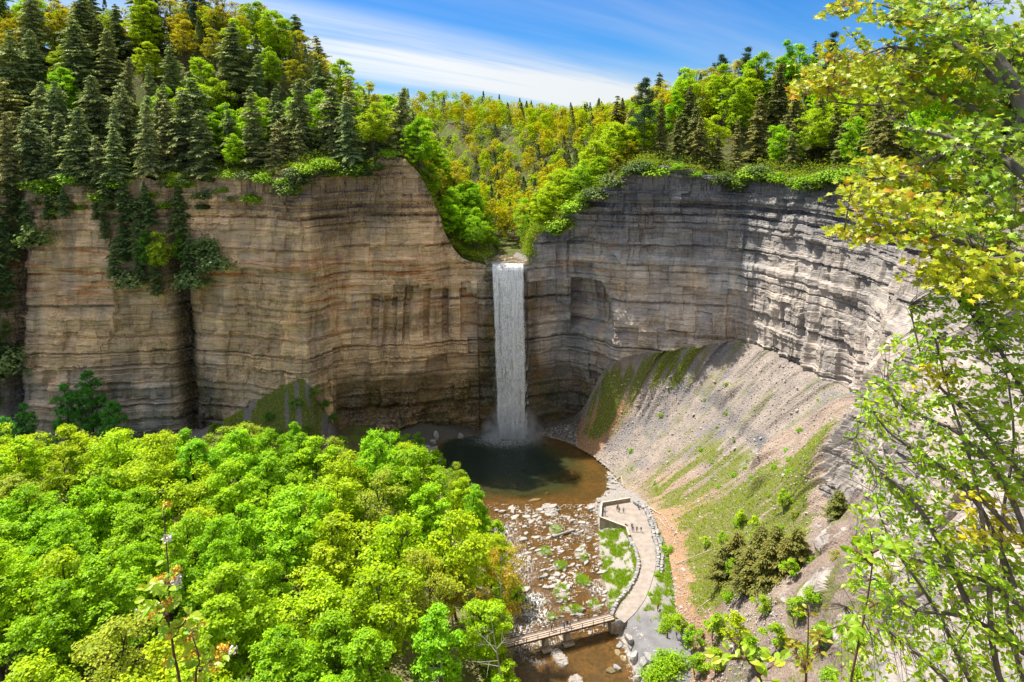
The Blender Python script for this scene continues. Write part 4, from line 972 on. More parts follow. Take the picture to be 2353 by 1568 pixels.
zz = 64 - 63.0 * wr.random(ns) ** .85; qq = np.clip(wr.beta(1.1, 1.0, ns), .01, .99); f_ = (64 - zz) / 64
ln = (.5 + 4.2 * f_ ** .7) * wr.uniform(.5, 1.3, ns); wd = (.11 + .36 * f_ ** .6) * wr.uniform(.5, 1.3, ns); amp = wr.uniform(.45, 1.0, ns) * (.75 - .1 * f_)
lanek = sst(vn(qq * 11, zz / 50, 330), .25, .6); amp = amp * (.25 + .9 * lanek)
prof_t = np.array([0, .25, .55, .8, .93, 1.0]); prof_w = np.array([.15, .35, .65, 1.0, .7, .05]); prof_a = np.array([0, .12, .38, .85, 1.0, .75])
yy = fall_y(zz) - .6 + wr.normal(size=ns) * .9; xx = fall_x(qq, zz) + wr.normal(size=ns) * (.1 + .40 * f_); sk = wr.normal(size=ns) * .10
z6 = (zz + ln)[:, None] - ln[:, None] * prof_t[None, :]; z6 = np.minimum(z6, 64.3); w6 = wd[:, None] * prof_w[None, :]; x6 = xx[:, None] + sk[:, None] * (1 - prof_t)[None, :]
L_ = np.stack([x6 - w6, yy[:, None] + .05 + 0 * w6, z6], 2); R_ = np.stack([x6 + w6, yy[:, None] + .05 + 0 * w6, z6], 2); Cc = np.stack([x6, yy[:, None] - w6 * 1.7, z6], 2)
V = np.stack([L_, Cc, R_], 2).reshape(-1, 3); A = np.repeat((amp[:, None] * prof_a[None, :])[:, :, None], 3, 2).copy(); A[:, :, 0] *= .35; A[:, :, 2] *= .35
bi = (np.arange(ns) * 18)[:, None, None] + (np.arange(5) * 3)[None, :, None] + np.array([0, 1])[None, None, :]
Fq = np.stack([bi, bi + 1, bi + 4, bi + 3], 3).reshape(-1, 4)
link('falling_strands', mesh_np('falling_strands', V, Fq, [M['strand']], True, {'alpha': A.ravel()}), wf, kind='stuff')
# spray thrown up at the foot of the fall
m, t, o = new_mat('mist')
P = t.n('NewGeometry').outputs['Position']
nz = t.noise(t.scale(P, (1, 1, .8)), 0.22, 4, 0.6, 0.6)
sx = t.n('SeparateXYZ'); t.l(P, sx.inputs[0])
rx = t.math('DIVIDE', sx.outputs[0], 13.0); ry = t.math('DIVIDE', t.math('SUBTRACT', sx.outputs[1], 238.5), 7.5); rz = t.math('DIVIDE', sx.outputs[2], 15.0)
r2 = t.math('ADD', t.math('ADD', t.math('MULTIPLY', rx, rx), t.math('MULTIPLY', ry, ry)), t.math('MULTIPLY', rz, rz))
den = t.math('MULTIPLY', t.ramp(r2, 1.0, 0.0), t.ramp(nz, 0.36, 0.66)); den = t.math('MULTIPLY', den, 0.5)
pv = t.n('VolumePrincipled'); pv.inputs['Color'].default_value = (0.92, 0.96, 1.0, 1); pv.inputs['Anisotropy'].default_value = 0.2
t.l(den, pv.inputs['Density']); t.l(pv.outputs[0], o.inputs['Volume'])
mb = MB(); mb.box((0, 238.5, 8.5), (27, 15.5, 16.6)); mb.build('mist', m, kind='stuff', label='pale spray drifting up round the foot of the waterfall', cat='mist')

# ---------------------------------------------------------------- stones
M['stone'] = simple_mat('pale_stone', (0.39, 0.36, 0.33), .9, .4, 2.5, (0.23, 0.21, 0.195), bumpd=.06)
M['stone_dark'] = simple_mat('gray_stone', (0.30, 0.285, 0.27), .9, .4, 2.2, (0.17, 0.165, 0.165), bumpd=.08)
M['concrete'] = simple_mat('concrete', (0.36, 0.30, 0.225), .9, .35, 1.1, (0.22, 0.18, 0.135), bumpd=.03)
M['pathm'] = simple_mat('path_surface', (0.315, 0.262, 0.222), .95, .2, .6, (0.225, 0.19, 0.165), bumpd=.02)
M['wood'] = simple_mat('weathered_timber', (0.17, 0.115, 0.07), .9, .4, 4.0, (0.09, 0.06, 0.04))
M['deck'] = simple_mat('deck_timber', (0.45, 0.36, 0.29), .9, .2, 3.0, (0.33, 0.26, 0.21))
M['drift'] = simple_mat('driftwood', (0.50, 0.40, 0.29), .9, .4, 4.0, (0.30, 0.24, 0.18))
def slab_mesh(name, seed, mat_, tall=.28):
    """flat angular slab, unit size, standing on z = 0"""
    rg = np.random.default_rng(seed); n = rg.integers(6, 9); an = np.sort(np.linspace(0, 6.283, n, endpoint=False) + rg.normal(size=n) * .2)
    r = rg.uniform(.38, .56, n); ring = np.stack([r * np.cos(an) * 1.25, r * np.sin(an) * .8], 1)
    h0, h1 = -.2, tall; tilt = rg.normal(size=2) * .12
    V = []; 
    for sc, zz_ in ((1.0, h0), (1.04, h1 * .55), (.97, h1 * .9), (.86, h1)):
        V.append(np.c_[ring * sc + rg.normal(size=ring.shape) * .02, zz_ + ring @ tilt * (zz_ > 0)])
    V = np.concatenate(V + [[[0, 0, h1 + .01]]]); i = np.arange(n); j = (i + 1) % n; f4 = np.concatenate([np.stack([i + n * k, j + n * k, j + n * (k + 1), i + n * (k + 1)], 1) for k in range(3)])
    f3 = np.stack([i + 3 * n, j + 3 * n, np.full(n, 4 * n)], 1)
    return mesh_np(name, V, [f4, f3], [mat_], False)
SLAB = [slab_mesh('slab', 400 + i, M['stone'], .18 + .06 * (i % 4)) for i in range(7)] + [slab_mesh('slab', 410 + i, M['stone_dark'], .3) for i in range(3)]
BLOCK = [slab_mesh('block', 430 + i, M['stone_dark'] if i % 3 else M['stone'], .62) for i in range(6)]
def stone(me, p, s, rz, label, group, name='stone', parent=None, tilt=0, sink=.1, sc=(1, 1, 1)):
    ob = bpy.data.objects.new(name, me); COL.objects.link(ob); ob.location = (p[0], p[1], p[2] - sink * s); ob.scale = (s * sc[0], s * sc[1], s * sc[2]); ob.rotation_euler = (tilt * rnd.uniform(-1, 1), tilt * rnd.uniform(-1, 1), rz)
    if parent is not None: ob.parent = parent
    else: tag(ob, label, 'stone', group)
    return ob
SREC = []
def STL(o, reg, x, y, s): SREC.append((o, reg, x, y, s))
STG = 'flat pale stones strewn in the creek'
spts = []
def oks(x, y):
    l, r = float(xl(y)), float(xr(y)); q = (x - l) / (r - l)
    if not (1.0 < x - l and x < r - .4): return False
    dens = float(sst(q, .12, .5)) * float(sst(vn(x / 3.0, y / 3.0, 440), .30, .62)) + .05
    return rnd.random() < dens
for x, y in scatter(205, (-6, 27, 141.5, 193), .85, oks, 30000, spts):
    s = rnd.choice([.8, .9, 1.0, 1.1, 1.3, 1.6, 2.0]) * rnd.uniform(.85, 1.2)
    z = float(floor_z(np.array(x), np.array(y))); STL(stone(rnd.choice(SLAB[:8]), (x, y, max(z, -.12)), s, rnd.gauss(.25, .5), None, STG, tilt=.10, sc=(1.0, rnd.uniform(.6, 1.1), 1)), 'creek', x, y, s)
BKG = 'pale stones along the right edge of the pool'
for i in range(38):
    y = rnd.uniform(187, 232); x = float(xr(y)) + rnd.uniform(-.4, 2.4); z = float(floor_z(np.array(x), np.array(y)))
    stone(rnd.choice(SLAB), (x, y, max(z, .05)), rnd.uniform(.9, 2.2), rnd.uniform(0, 3.1), None, BKG, tilt=.15); STL(COL.objects[-1], 'shore', x, y, 1)
def at_floor(X, Y):
    p = at_z(X, Y, 0.0)
    for _ in range(3): p = at_z(X, Y, float(floor_z(np.array(p[0]), np.array(p[1]))))
    return p
for X, Y, s, sc, lab in ((1283, 1345, 3.6, (1.5, .55, .8), 'long split grey slab tilted beside the gravel island'), (1228, 1150, 2.6, (1.3, .7, .7), 'broad pale slab just below the pool outlet'), (1257, 1135, 1.5, (.7, .7, 1.6), 'upright pale stone at the lip of the plunge pool'),
                         (1249, 1475, 2.4, (.9, .8, 1), 'rounded grey boulder beneath the left span of the bridge'), (1178, 1476, 2.4, (1, .8, 1), 'dark boulder under the footbridge railing by white water'), (1217, 1418, 2.8, (1.2, .8, 1.1), 'smooth grey boulder upstream of the couple on the bridge'),
                         (1187, 1362, 1.7, (1, .9, 1.3), 'rounded tan boulder at the edge of the rapids'), (1316, 1200, 1.8, (1, .8, 1.4), 'domed stone standing alone in the amber shallows'), (1210, 1377, 2.0, (1.2, .6, 1), 'pale pointed slab midstream above the bridge')):
    p = at_floor(X, Y); stone(rnd.choice(SLAB), p, s, .3, lab, None, sc=sc, tilt=.06)
for i, (X, Y, s) in enumerate(((1420, 1500, 1.9), (1432, 1512, 1.7), (1446, 1505, 1.5), (1458, 1514, 2.0), (1436, 1476, 1.7), (1449, 1484, 1.5), (1424, 1485, 1.6), (1445, 1470, 1.6), (1405, 1543, 2.2), (1417, 1540, 1.6), (1397, 1540, 1.1), (1470, 1545, 1.6))):
    p = at_floor(X, Y); stone(rnd.choice(SLAB + BLOCK), p, s, rnd.uniform(0, 3), None, 'grey blocks below the bridge abutment', tilt=.15); STL(COL.objects[-1], 'abut', p[0], p[1], 1)
for i, (X, Y, s) in enumerate(((1480, 1530, 2.6), (1472, 1548, 2.3), (1468, 1562, 1.8), (1492, 1518, 2.2))):
    p = at_floor(X, Y); stone(rnd.choice(BLOCK), p, s, rnd.uniform(0, 3), None, 'brown boulders at the bottom of the right bank', tilt=.15); STL(COL.objects[-1], 'bank', p[0], p[1], 1)

# ---------------------------------------------------------------- path, platform, boulder walls
LEFT = [(31.9, 171.6), (33.2, 166.5), (33.1, 161.0), (31.9, 156.4), (30.6, 153.5), (28.2, 149.6), (25.6, 146.0), (24.2, 143.4), (23.2, 141.6)]
RIGHT = [(38.6, 183.8), (38.2, 176.0), (37.7, 170.2), (37.4, 165.0), (36.6, 160.0), (35.2, 156.0), (33.2, 151.0), (31.0, 146.5), (28.2, 142.4), (25.2, 139.2)]
def along(pts, ts):
    P = np.array(pts, float); d = np.concatenate([[0], np.cumsum(np.linalg.norm(np.diff(P, axis=0), axis=1))]); q = np.asarray(ts) * d[-1]
    return np.stack([np.interp(q, d, P[:, 0]), np.interp(q, d, P[:, 1])], 1), d[-1]
ts = np.linspace(0, 1, 60); Lp, _ = along(LEFT, ts); Rp, _ = along(RIGHT, ts)
q = np.linspace(0, 1, 10)[None, :, None]; G = Lp[:, None] * (1 - q) + Rp[:, None] * q
grid_obj('footpath', G[..., 0], G[..., 1], 3.10 + .03 * vn(G[..., 0] / 2, G[..., 1] / 2, 450), [M['pathm']], {})
fan = [(23.2, 141.9), (29.3, 142.2), (31.5, 137.0), (30.0, 133.5), (27.5, 134.5), (24.3, 138.6), (23.6, 140.0)]; 
vp = thing('viewing_platform', 'paved viewing platform by the pool with low tan parapet walls', 'platform', (0, 0, 0))
NW_, N_, SE_, S_, W_ = (26.4, 187.6), (35.2, 190.2), (38.6, 183.6), (31.6, 175.2), (25.0, 180.0)
mb = MB(); mb.prism([W_, S_, (31.9, 171.4), (38.0, 171.4), SE_, N_, NW_], 1.0, 3.09); mb.build('paving', M['pathm'], vp)
def parapet(a, b, zb, zt=4.15, th=.35):
    mb = MB(); mb.bar((*a, (zb + zt) / 2), (*b, (zb + zt) / 2), th, zt - zb); w_ = mb.build('parapet_wall', M['concrete'], vp)
    mb = MB(); mb.bar((*a, zt + .05), (*b, zt + .05), th + .12, .10); mb.build('coping', simple_mat('coping', (0.50, 0.42, 0.32), .9, .2, 1.0), w_)
parapet(NW_, N_, 1.2); parapet(W_, NW_, .6); parapet(W_, S_, .9); parapet(S_, (31.7, 171.2), 1.6)
mb = MB()
for zz_ in (3.6, 4.0): mb.tube([(31.9, 175.0, zz_), (32.1, 171.4, zz_)], .03, 5)
mb.build('handrail', simple_mat('handrail_metal', (.2, .2, .2)), vp)
def boulder_wall(label, pts, n, two=1):
    bw = thing('boulder_wall', label, 'boulder wall', (0, 0, 0)); P, L = along(pts, (np.arange(n) + .5) / n)
    dr = np.gradient(P, axis=0)
    for k in range(n):
        for r_ in range(two):
            s = L / n * rnd.uniform(1.0, 1.25); nn = np.array([-dr[k][1], dr[k][0]]); nn /= np.linalg.norm(nn)
            p = P[k] + nn * (rnd.uniform(-.15, .15) + r_ * 1.0); z = 3.0 + (0.0 if r_ == 0 else -.15)
            stone(rnd.choice(BLOCK), (p[0], p[1], z), s, math.atan2(dr[k][1], dr[k][0]) + rnd.gauss(0, .12), None, None, 'boulder', bw, .06, .05, (.92, rnd.uniform(1.0, 1.35), rnd.uniform(.85, 1.2)))
    return bw
boulder_wall('row of grey boulders edging the path on its creek side', [(31.6, 171.0)] + [(x - .8, y) for x, y in LEFT[1:]], 29)
boulder_wall('double row of stacked grey boulders between path and scree slope', [(36.2, 189.6), (38.8, 185.6), (39.0, 177.0), (38.5, 170.2), (38.2, 165.0), (37.3, 160.4), (36.0, 156.4)], 31, 2)

# ---------------------------------------------------------------- footbridge
A_, B_ = np.array([22.9, 141.3]), np.array([-7.5, 130.7]); e_ = (B_ - A_) / np.linalg.norm(B_ - A_); n_ = np.array([-e_[1], e_[0]]); n_ = n_ if n_[1] < 0 else -n_
LB = np.linalg.norm(B_ - A_); DZ = 3.15; HW = 1.15
br = thing('footbridge', 'timber footbridge on concrete piers crossing the creek', 'bridge', (*A_, 0))
def bp(s, off, z): q = A_ + e_ * s + n_ * off; return (q[0] - A_[0], q[1] - A_[1], z)
mb = MB(); npk = int(LB / .30)
for k in range(npk): s0 = (k + .5) * LB / npk; mb.bar(bp(s0, -HW, DZ - .04 + .008 * rnd.random()), bp(s0, HW, DZ - .04), .265, .08)
mb.build('deck_planks', M['deck'], br, kind='stuff')
for off in (-.75, .75):
    mb = MB(); mb.bar(bp(0, off, DZ - .33), bp(LB, off, DZ - .33), .25, .48); mb.build('girder', M['wood'], br)
for off in (-HW, HW):
    mb = MB(); mb.bar(bp(0, off, DZ + .02), bp(LB, off, DZ + .02), .14, .2); mb.build('kerb_beam', M['wood'], br)
    for hz, th in ((1.12, .12), (.62, .09)):
        mb = MB(); mb.bar(bp(-.3, off, DZ + hz), bp(LB, off, DZ + hz), .10, th); mb.build('rail', M['wood'], br)
    mbp = MB(); mbp.box((0, 0, .5), (.14, .14, 1.45)); pm = mbp.mesh('railing_post', [M['wood']])
    for k in range(13): link('railing_post', pm, br, bp(.2 + k * (LB - .4) / 12, off * 1.06, DZ - .12))
def along_x(X):
    lo, hi = 0, LB
    for _ in range(40):
        md = (lo + hi) / 2; q = A_ + e_ * md
        if proj((q[0], q[1], DZ))[0] > X: lo = md
        else: hi = md
    return lo
for X, sz in ((1302, 1.0), (1252, .9)):
    s0 = along_x(X); mb = MB()
    V = []
    for z_, wa, wb in ((-.6, .85, 1.35), (2.62, .42, 1.0)):
        for sa, sb in ((-1, -1), (1, -1), (1, 1), (-1, 1)):
            q = bp(s0 + sa * wa * sz, sb * wb, z_); V.append(q)
    mb.add(V, [[0, 1, 5, 4], [1, 2, 6, 5], [2, 3, 7, 6], [3, 0, 4, 7], [4, 5, 6, 7]]); pr_ = mb.build('pier', M['concrete'], br)
    mb = MB(); mb.bar(bp(s0, -1.9, .12), bp(s0, 1.9, .12), 2.5 * sz, .35); mb.build('footing', M['concrete'], pr_)
mb = MB(); mb.bar(bp(.6, -1.5, 1.1), bp(.6, 1.5, 1.1), 1.0, 3.2); mb.build('abutment', M['concrete'], br)
mb = MB(); mb.bar(bp(.3, 1.4, 1.0), bp(-4.2, 2.2, 1.0), .6, 2.6); mb.build('wing_wall', M['concrete'], br)
mb = MB(); mb.bar(bp(LB - .5, -1.5, .9), bp(LB - .5, 1.5, .9), 1.0, 3.4); mb.build('abutment', M['concrete'], br)
for k in range(5):
    q = A_ + e_ * (-.4 - k * 1.0) + n_ * (1.6 + .2 * k); stone(BLOCK[k], (q[0] - A_[0], q[1] - A_[1], 2.35 - .15 * k), 1.25, .3, None, None, 'boulder', br, .1, .05, (1, 1, 1.2))
for s0, s1 in ((8.2, 13.6), (16.5, 19.5)):        # pipe slung below the deck
    mb = MB(); mb.tube([bp(s0, 1.3, 1.0), bp(s1, 1.3, 1.0)], .11, 6); mb.build('pipe', M['wood'], br)

# ---------------------------------------------------------------- sign, post, logs
p = at_z(1512, 1402, 3.0); sg = thing('trail_sign', 'small orange brown trail sign on two posts beside the path', 'sign', p, 1.15)
for dx in (-.45, .45): mb = MB(); mb.box((dx, 0, .7), (.12, .12, 1.5)); mb.build('post', M['wood'], sg)
mb = MB(); mb.box((0, .09, 1.05), (1.25, .06, .85)); mb.build('panel', simple_mat('sign_board', (.40, .13, .03), .6, .2), sg)
p = at_z(1533, 1466, 3.0); sp_ = thing('wooden_post', 'short dark wooden stump post among weeds at the gravel edge', 'post', p); mb = MB(); mb.tube([(0, 0, -.2), (.02, 0, .6), (.05, 0, 1.15)], [.22, .2, .17], 7); mb.build('stump', M['wood'], sp_)
def on_ground(X, Y):
    d = Vector(ray(X, Y)).normalized(); best = None
    for bv in (BVA, BVB):
        h = bv.ray_cast(Vector(CAM) + d * 25, d)
        if h[0] is not None and (best is None or h[3] < best[3]): best = h
    pf = at_floor(X, Y); 
    if best is None: return pf
    return pf if (Vector(pf) - Vector(CAM)).length < best[3] + 25 and abs(pf[0]) < 45 and pf[2] > float(best[0].z) - .3 else np.array(best[0])
LOGG = 'driftwood logs on the scree slope'
for X0, Y0, X1, Y1, r, lab in ((1489, 1166, 1518, 1184, .22, 'thick bleached driftwood log nearest the upper end of the boulder row'), (1510, 1189, 1531, 1213, .17, 'straight tan driftwood log lying downslope beside the boulder row'), (1428, 1095, 1431, 1118, .2, 'short tan log pointing at the platform'), (1405, 1112, 1427, 1096, .3, 'broad broken plank of rock-coloured wood by the shore'),
                               (1556, 1218, 1548, 1252, .12, 'thin pale branch standing across the weedy slope'), (1553, 1297, 1640, 1262, .12, 'long thin driftwood pole above the round green bush'), (1600, 1060, 1640, 1030, .1, 'thin brown stick on the middle of the scree'), (1455, 1062, 1500, 1040, .1, 'thin brown branch low on the scree by the pool'), (1535, 1135, 1560, 1110, .1, 'short grey branch on the grassy scree'), (1610, 1395, 1640, 1372, .12, 'pale stick beside the dark cut bank')):
    a, b = on_ground(X0, Y0), on_ground(X1, Y1); a = a + [0, 0, r * .7]; b = b + [0, 0, r * .7]; mb = MB(); c_ = a * .5 + b * .5
    mb.tube([a - c_, (a - c_) * .3 + [0.05, 0.05, .03], b - c_], [r, r * .9, r * .6], 7); mb.tube([(b - c_) * .4, (b - c_) * .5 + [.25, -.2, r * 2.2]], [r * .35, r * .15], 4)
    mb.build('driftwood_log', M['drift'], None, tuple(c_), label=lab, cat='log', group=LOGG)
a, b = at_floor(1270, 1237), at_floor(1320, 1221); a = np.array(a) + [0, 0, .3]; b = np.array(b) + [0, 0, .35]; mb = MB(); c_ = (a + b) / 2
mb.tube([a - c_, (b - a) * .1 + [0, 0, .05], b - c_], [.42, .40, .3], 8); mb.build('driftwood_log', simple_mat('gray_log', (.26, .235, .21)), None, tuple(c_), label='thick grey log stranded among stones in the creek', cat='log')

# ---------------------------------------------------------------- people
SKIN = simple_mat('skin', (.50, .30, .20), .6, .1); HAIR = [simple_mat('hair_dark', (.03, .022, .018)), simple_mat('hair_red', (.26, .08, .03)), simple_mat('hair_brown', (.10, .06, .035))]
def cloth(c): return simple_mat('cloth', c, .9, .2, 8)
def person(p, rz, shirt, legs, label, pose='stand', hair=0, h=1.72, bare=False, cap=None, bag=None):
    rg = random.Random(sum(map(ord, label))); sw = {'stand': .05, 'walk': .26, 'lean': .07, 'sit': 0}[pose]
    J = {}; E_ = []
    def j(n, co, r, par=None): J[n] = (len(J), co, r); E_.append((J[par][0], J[n][0])) if par else None
    ln = .16 if pose == 'lean' else .02
    if pose == 'sit':
        hp = .45
        j('pel', (0, 0, hp), .14); j('wai', (0, -.02, hp + .2), .135, 'pel'); j('che', (0, .05, hp + .42), .15, 'wai')
    else:
        hp = .93
        j('pel', (0, 0, hp), .135); j('wai', (0, ln * .4, 1.10), .125, 'pel'); j('che', (0, ln, 1.32), .15, 'wai')
    cz_ = J['che'][1]
    j('nec', (0, cz_[1] + .01, cz_[2] + .16), .058, 'che'); j('hea', (0, cz_[1] + .04, cz_[2] + .27), .092, 'nec'); j('top', (0, cz_[1] + .03, cz_[2] + .37), .078, 'hea')
    for s_, nm in ((-1, 'l'), (1, 'r')):
        f_ = s_ * sw
        j('sh' + nm, (s_ * .185, cz_[1], cz_[2] + .08), .062, 'che')
        el = (s_ * .24, cz_[1] - f_ * .6 + (.12 if pose in ('lean', 'sit') else 0), cz_[2] - .19); wr_ = (s_ * .22, cz_[1] - f_ + (.30 if pose in ('lean', 'sit') else .05), cz_[2] - (.22 if pose in ('lean', 'sit') else .43))
        j('el' + nm, el, .046, 'sh' + nm); j('wr' + nm, wr_, .034, 'el' + nm); d_ = np.array(wr_) - np.array(el); d_ /= np.linalg.norm(d_); J['hand' + nm] = None; del J['hand' + nm]
        pa = tuple(np.array(wr_) + d_ * .085); j('pa' + nm, pa, .036, 'wr' + nm)
        if pose == 'sit':
            j('hi' + nm, (s_ * .10, .02, hp - .02), .095, 'pel'); j('kn' + nm, (s_ * .13, .42, hp + .02), .068, 'hi' + nm); j('an' + nm, (s_ * .13, .48, .08), .045, 'kn' + nm); j('to' + nm, (s_ * .13, .64, .04), .04, 'an' + nm)
        else:
            j('hi' + nm, (s_ * .095, 0, .86), .095, 'pel'); j('kn' + nm, (s_ * .10, f_ * .55 + .02, .48), .068, 'hi' + nm); j('an' + nm, (s_ * .10, f_ * .95 - .02, .085), .044, 'kn' + nm); j('to' + nm, (s_ * .11, f_ * .95 + .15, .04), .04, 'an' + nm)
    me = bpy.data.meshes.new('body'); me.from_pydata([v[1] for v in J.values()], E_, []); ob = bpy.data.objects.new('body', me); COL.objects.link(ob)
    md = ob.modifiers.new('skin', 'SKIN'); md.use_smooth_shade = True; sv = me.skin_vertices[0].data
    for k_, v in enumerate(J.values()): sv[k_].radius = (v[2], v[2] * .9); sv[k_].use_root = k_ == 0
    ob.modifiers.new('sub', 'SUBSURF').levels = 1
    dg = bpy.context.evaluated_depsgraph_get(); em = bpy.data.meshes.new_from_object(ob.evaluated_get(dg)); bpy.data.objects.remove(ob)
    n = len(em.vertices); V = np.zeros(n * 3); em.vertices.foreach_get('co', V); V = V.reshape(-1, 3)
    fs = [list(q.vertices) for q in em.polygons]
    verts = V.tolist()
    def add_tube(pts, rad, k=5):
        b = MB(); b.tube(pts, rad, k); o_ = len(verts); verts.extend(np.concatenate(b.v).tolist()); fs.extend((np.concatenate(b.f4) + o_).tolist())
    for nm in 'lr':                                               # five fingers on each hand
        w_ = np.array(J['wr' + nm][1]); p_ = np.array(J['pa' + nm][1]); d_ = (p_ - w_) / np.linalg.norm(p_ - w_); sd2 = np.cross(d_, (1, 0, 0)); sd2 = sd2 / (np.linalg.norm(sd2) + 1e-6); cu = np.cross(d_, sd2)
        for q, L_ in ((-.03, .065), (-.01, .078), (.01, .082), (.03, .07)): add_tube([p_ + sd2 * q, p_ + sd2 * q * 1.1 + d_ * L_ * .6, p_ + sd2 * q * 1.1 + d_ * L_ + cu * .02], [.010, .009, .006], 4)
        add_tube([w_ + d_ * .03 + sd2 * .03, w_ + d_ * .07 + sd2 * .062, w_ + d_ * .105 + sd2 * .062], [.012, .010, .007], 4)
    hd = np.array(J['hea'][1])
    add_tube([hd + (0, .085, .01), hd + (0, .112, -.012), hd + (0, .09, -.03)], [.008, .015, .008], 4)     # nose
    for s_ in (-1, 1): add_tube([hd + (s_ * .088, 0, .02), hd + (s_ * .10, -.01, -.02)], [.012, .008], 4)       # ears
    bpy.data.meshes.remove(em); me = bpy.data.meshes.new('body'); me.from_pydata(verts, [], fs)
    mats = [SKIN, cloth(shirt), cloth(legs), HAIR[0]]
    for q in mats: me.materials.append(q)
    sk = hd[2] - .13; wl = J['wai'][1][2] - .06
    for pl_ in me.polygons:
        c_ = pl_.center; pl_.use_smooth = True
        arm = abs(c_.x) > .19 and c_.z < J['che'][1][2] + .02 and c_.z > .3
        if pose == 'sit' and c_.y > .2 and c_.z < hp + .15: arm = False
        if c_.z > sk: k_ = 0
        elif arm and c_.z < J['che'][1][2] - (.10 if bare else .36) : k_ = 0
        elif c_.z > wl or arm: k_ = 1
        elif c_.z < .07: k_ = 3
        elif bare and c_.z < .5: k_ = 0
        else: k_ = 2
        pl_.material_index = k_
    e = thing('person', label, 'person', tuple(p), rz); s = h / 1.72; e.scale = (s, s, s)
    b_ = link('body', me, e)
    mb = MB(); hm = HAIR[hair]
    an = np.linspace(0, 6.283, 9)[:-1]
    rings = [(.098, -.02), (.104, .03), (.09, .08), (.05, .115)]
    Vh = np.array([[r_ * math.cos(a_) * .92, r_ * math.sin(a_) - .018, z_ + (-.05 if math.sin(a_) < 0 and z_ < 0 else 0)] for r_, z_ in rings for a_ in an] + [[0, -.02, .122]]) + hd
    i = np.arange(8); jn = (i + 1) % 8; mb.add(Vh, np.concatenate([np.stack([i + 8 * k, jn + 8 * k, jn + 8 * k + 8, i + 8 * k + 8], 1) for k in range(3)]), np.stack([i + 24, jn + 24, np.full(8, 32)], 1))
    if cap: mb.build('cap', cloth(cap), b_)
    else: mb.build('hair', hm, b_)
    if bag: mb = MB(); mb.box((0, -.2, cz_[2] - .05), (.3, .16, .42)); mb.build('backpack', cloth(bag), b_)
    return e
def pz(cx, cy, z=3.1): return at_z((2300 + cx / 4.48) / 1.7408, (1950 + cy / 4.48) / 1.7408, z)
NAVY, BLK, WHT, BEI, RED, BLU = (.03, .045, .10), (.02, .02, .022), (.62, .60, .58), (.42, .38, .33), (.45, .11, .04), (.05, .12, .32)
person(pz(483, 420) + [.25, -.2, 0], 0.7, NAVY, NAVY, 'person in navy leaning on the parapet at its far left corner', 'lean')
person(pz(522, 424) + [.3, 0, 0], 0.3, BLK, WHT, 'person in black top and white trousers at the far left corner', 'lean', hair=2)
person(pz(516, 515) + [.4, .1, 0], 1.6, BLU, NAVY, 'person with a blue backpack at the left parapet', 'lean', bag=BLU)
person(pz(752, 425), .2, (.2, .15, .11), (.30, .22, .15), 'person in brown top and shorts left of the trio by the far parapet', 'stand', bare=True, hair=2)
person(pz(768, 395), 0, RED, BLK, 'person in orange red shirt against the far parapet', 'stand')
person(pz(790, 452), .3, NAVY, BLK, 'person in navy with dark trousers standing on the platform', 'stand')
person(pz(868, 458), -.2, BEI, BLK, 'person in beige shirt and dark trousers standing alone on the platform', 'stand', hair=2)
person(pz(1130, 395, 3.1), -1.2, BLU, NAVY, 'person in blue sitting at the boulder row', 'sit')
person(pz(908, 745), 2.6, BLK, BLK, 'person with reddish hair by the parapet end handrail', 'walk', hair=1)
person(pz(930, 765), 2.9, (.10, .05, .045), BLK, 'person in dark maroon beside the red haired walker', 'walk')
person(pz(1018, 748), 3.0, (.10, .12, .16), NAVY, 'person in slate grey top at the back of the walking group', 'walk', h=1.8)
person(pz(1037, 796), 3.1, BLK, BLU, 'person in black top and blue jeans walking on the path', 'walk', hair=2)
person(pz(1108, 800), 3.2, (.07, .03, .035), BLK, 'person in dark red walking in the middle of the path', 'walk')
person(pz(1183, 806), 3.0, BLK, (.30, .24, .17), 'person in black top and tan trousers at the right of the walkers', 'walk', hair=2)
def bz(X, off): s0 = along_x(X); q = A_ + e_ * s0 + n_ * off; return np.array([q[0], q[1], DZ + .01])
person(bz(1268, -.2), -1.9, BLK, BLK, 'person dressed in black at the left on the footbridge', 'stand')
person(bz(1273.5, -.35), -1.7, WHT, (.45, .38, .30), 'person in white top on the footbridge beside one in black', 'stand', hair=2)
person(bz(1297, -.6), .4, (.55, .60, .72), BLU, 'person in white shirt and blue cap on the footbridge', 'stand', cap=BLU)
person(bz(1296, .35), 1.0, (.03, .22, .30), BLU, 'person in teal top on the near side of the footbridge', 'lean')
person(bz(1304, -.2), 0.0, BLK, BLU, 'person in black top and blue skirt in the footbridge group', 'stand', hair=1)
person(bz(1309.5, .1), 0.2, (.30, .42, .62), NAVY, 'person in light blue shirt at the right of the footbridge group', 'stand')
p = at_floor(1475, 1536); person((p[0], p[1], p[2] + .25), 1.2, BLK, NAVY, 'person in black sitting on a bank boulder below the bridge', 'sit')

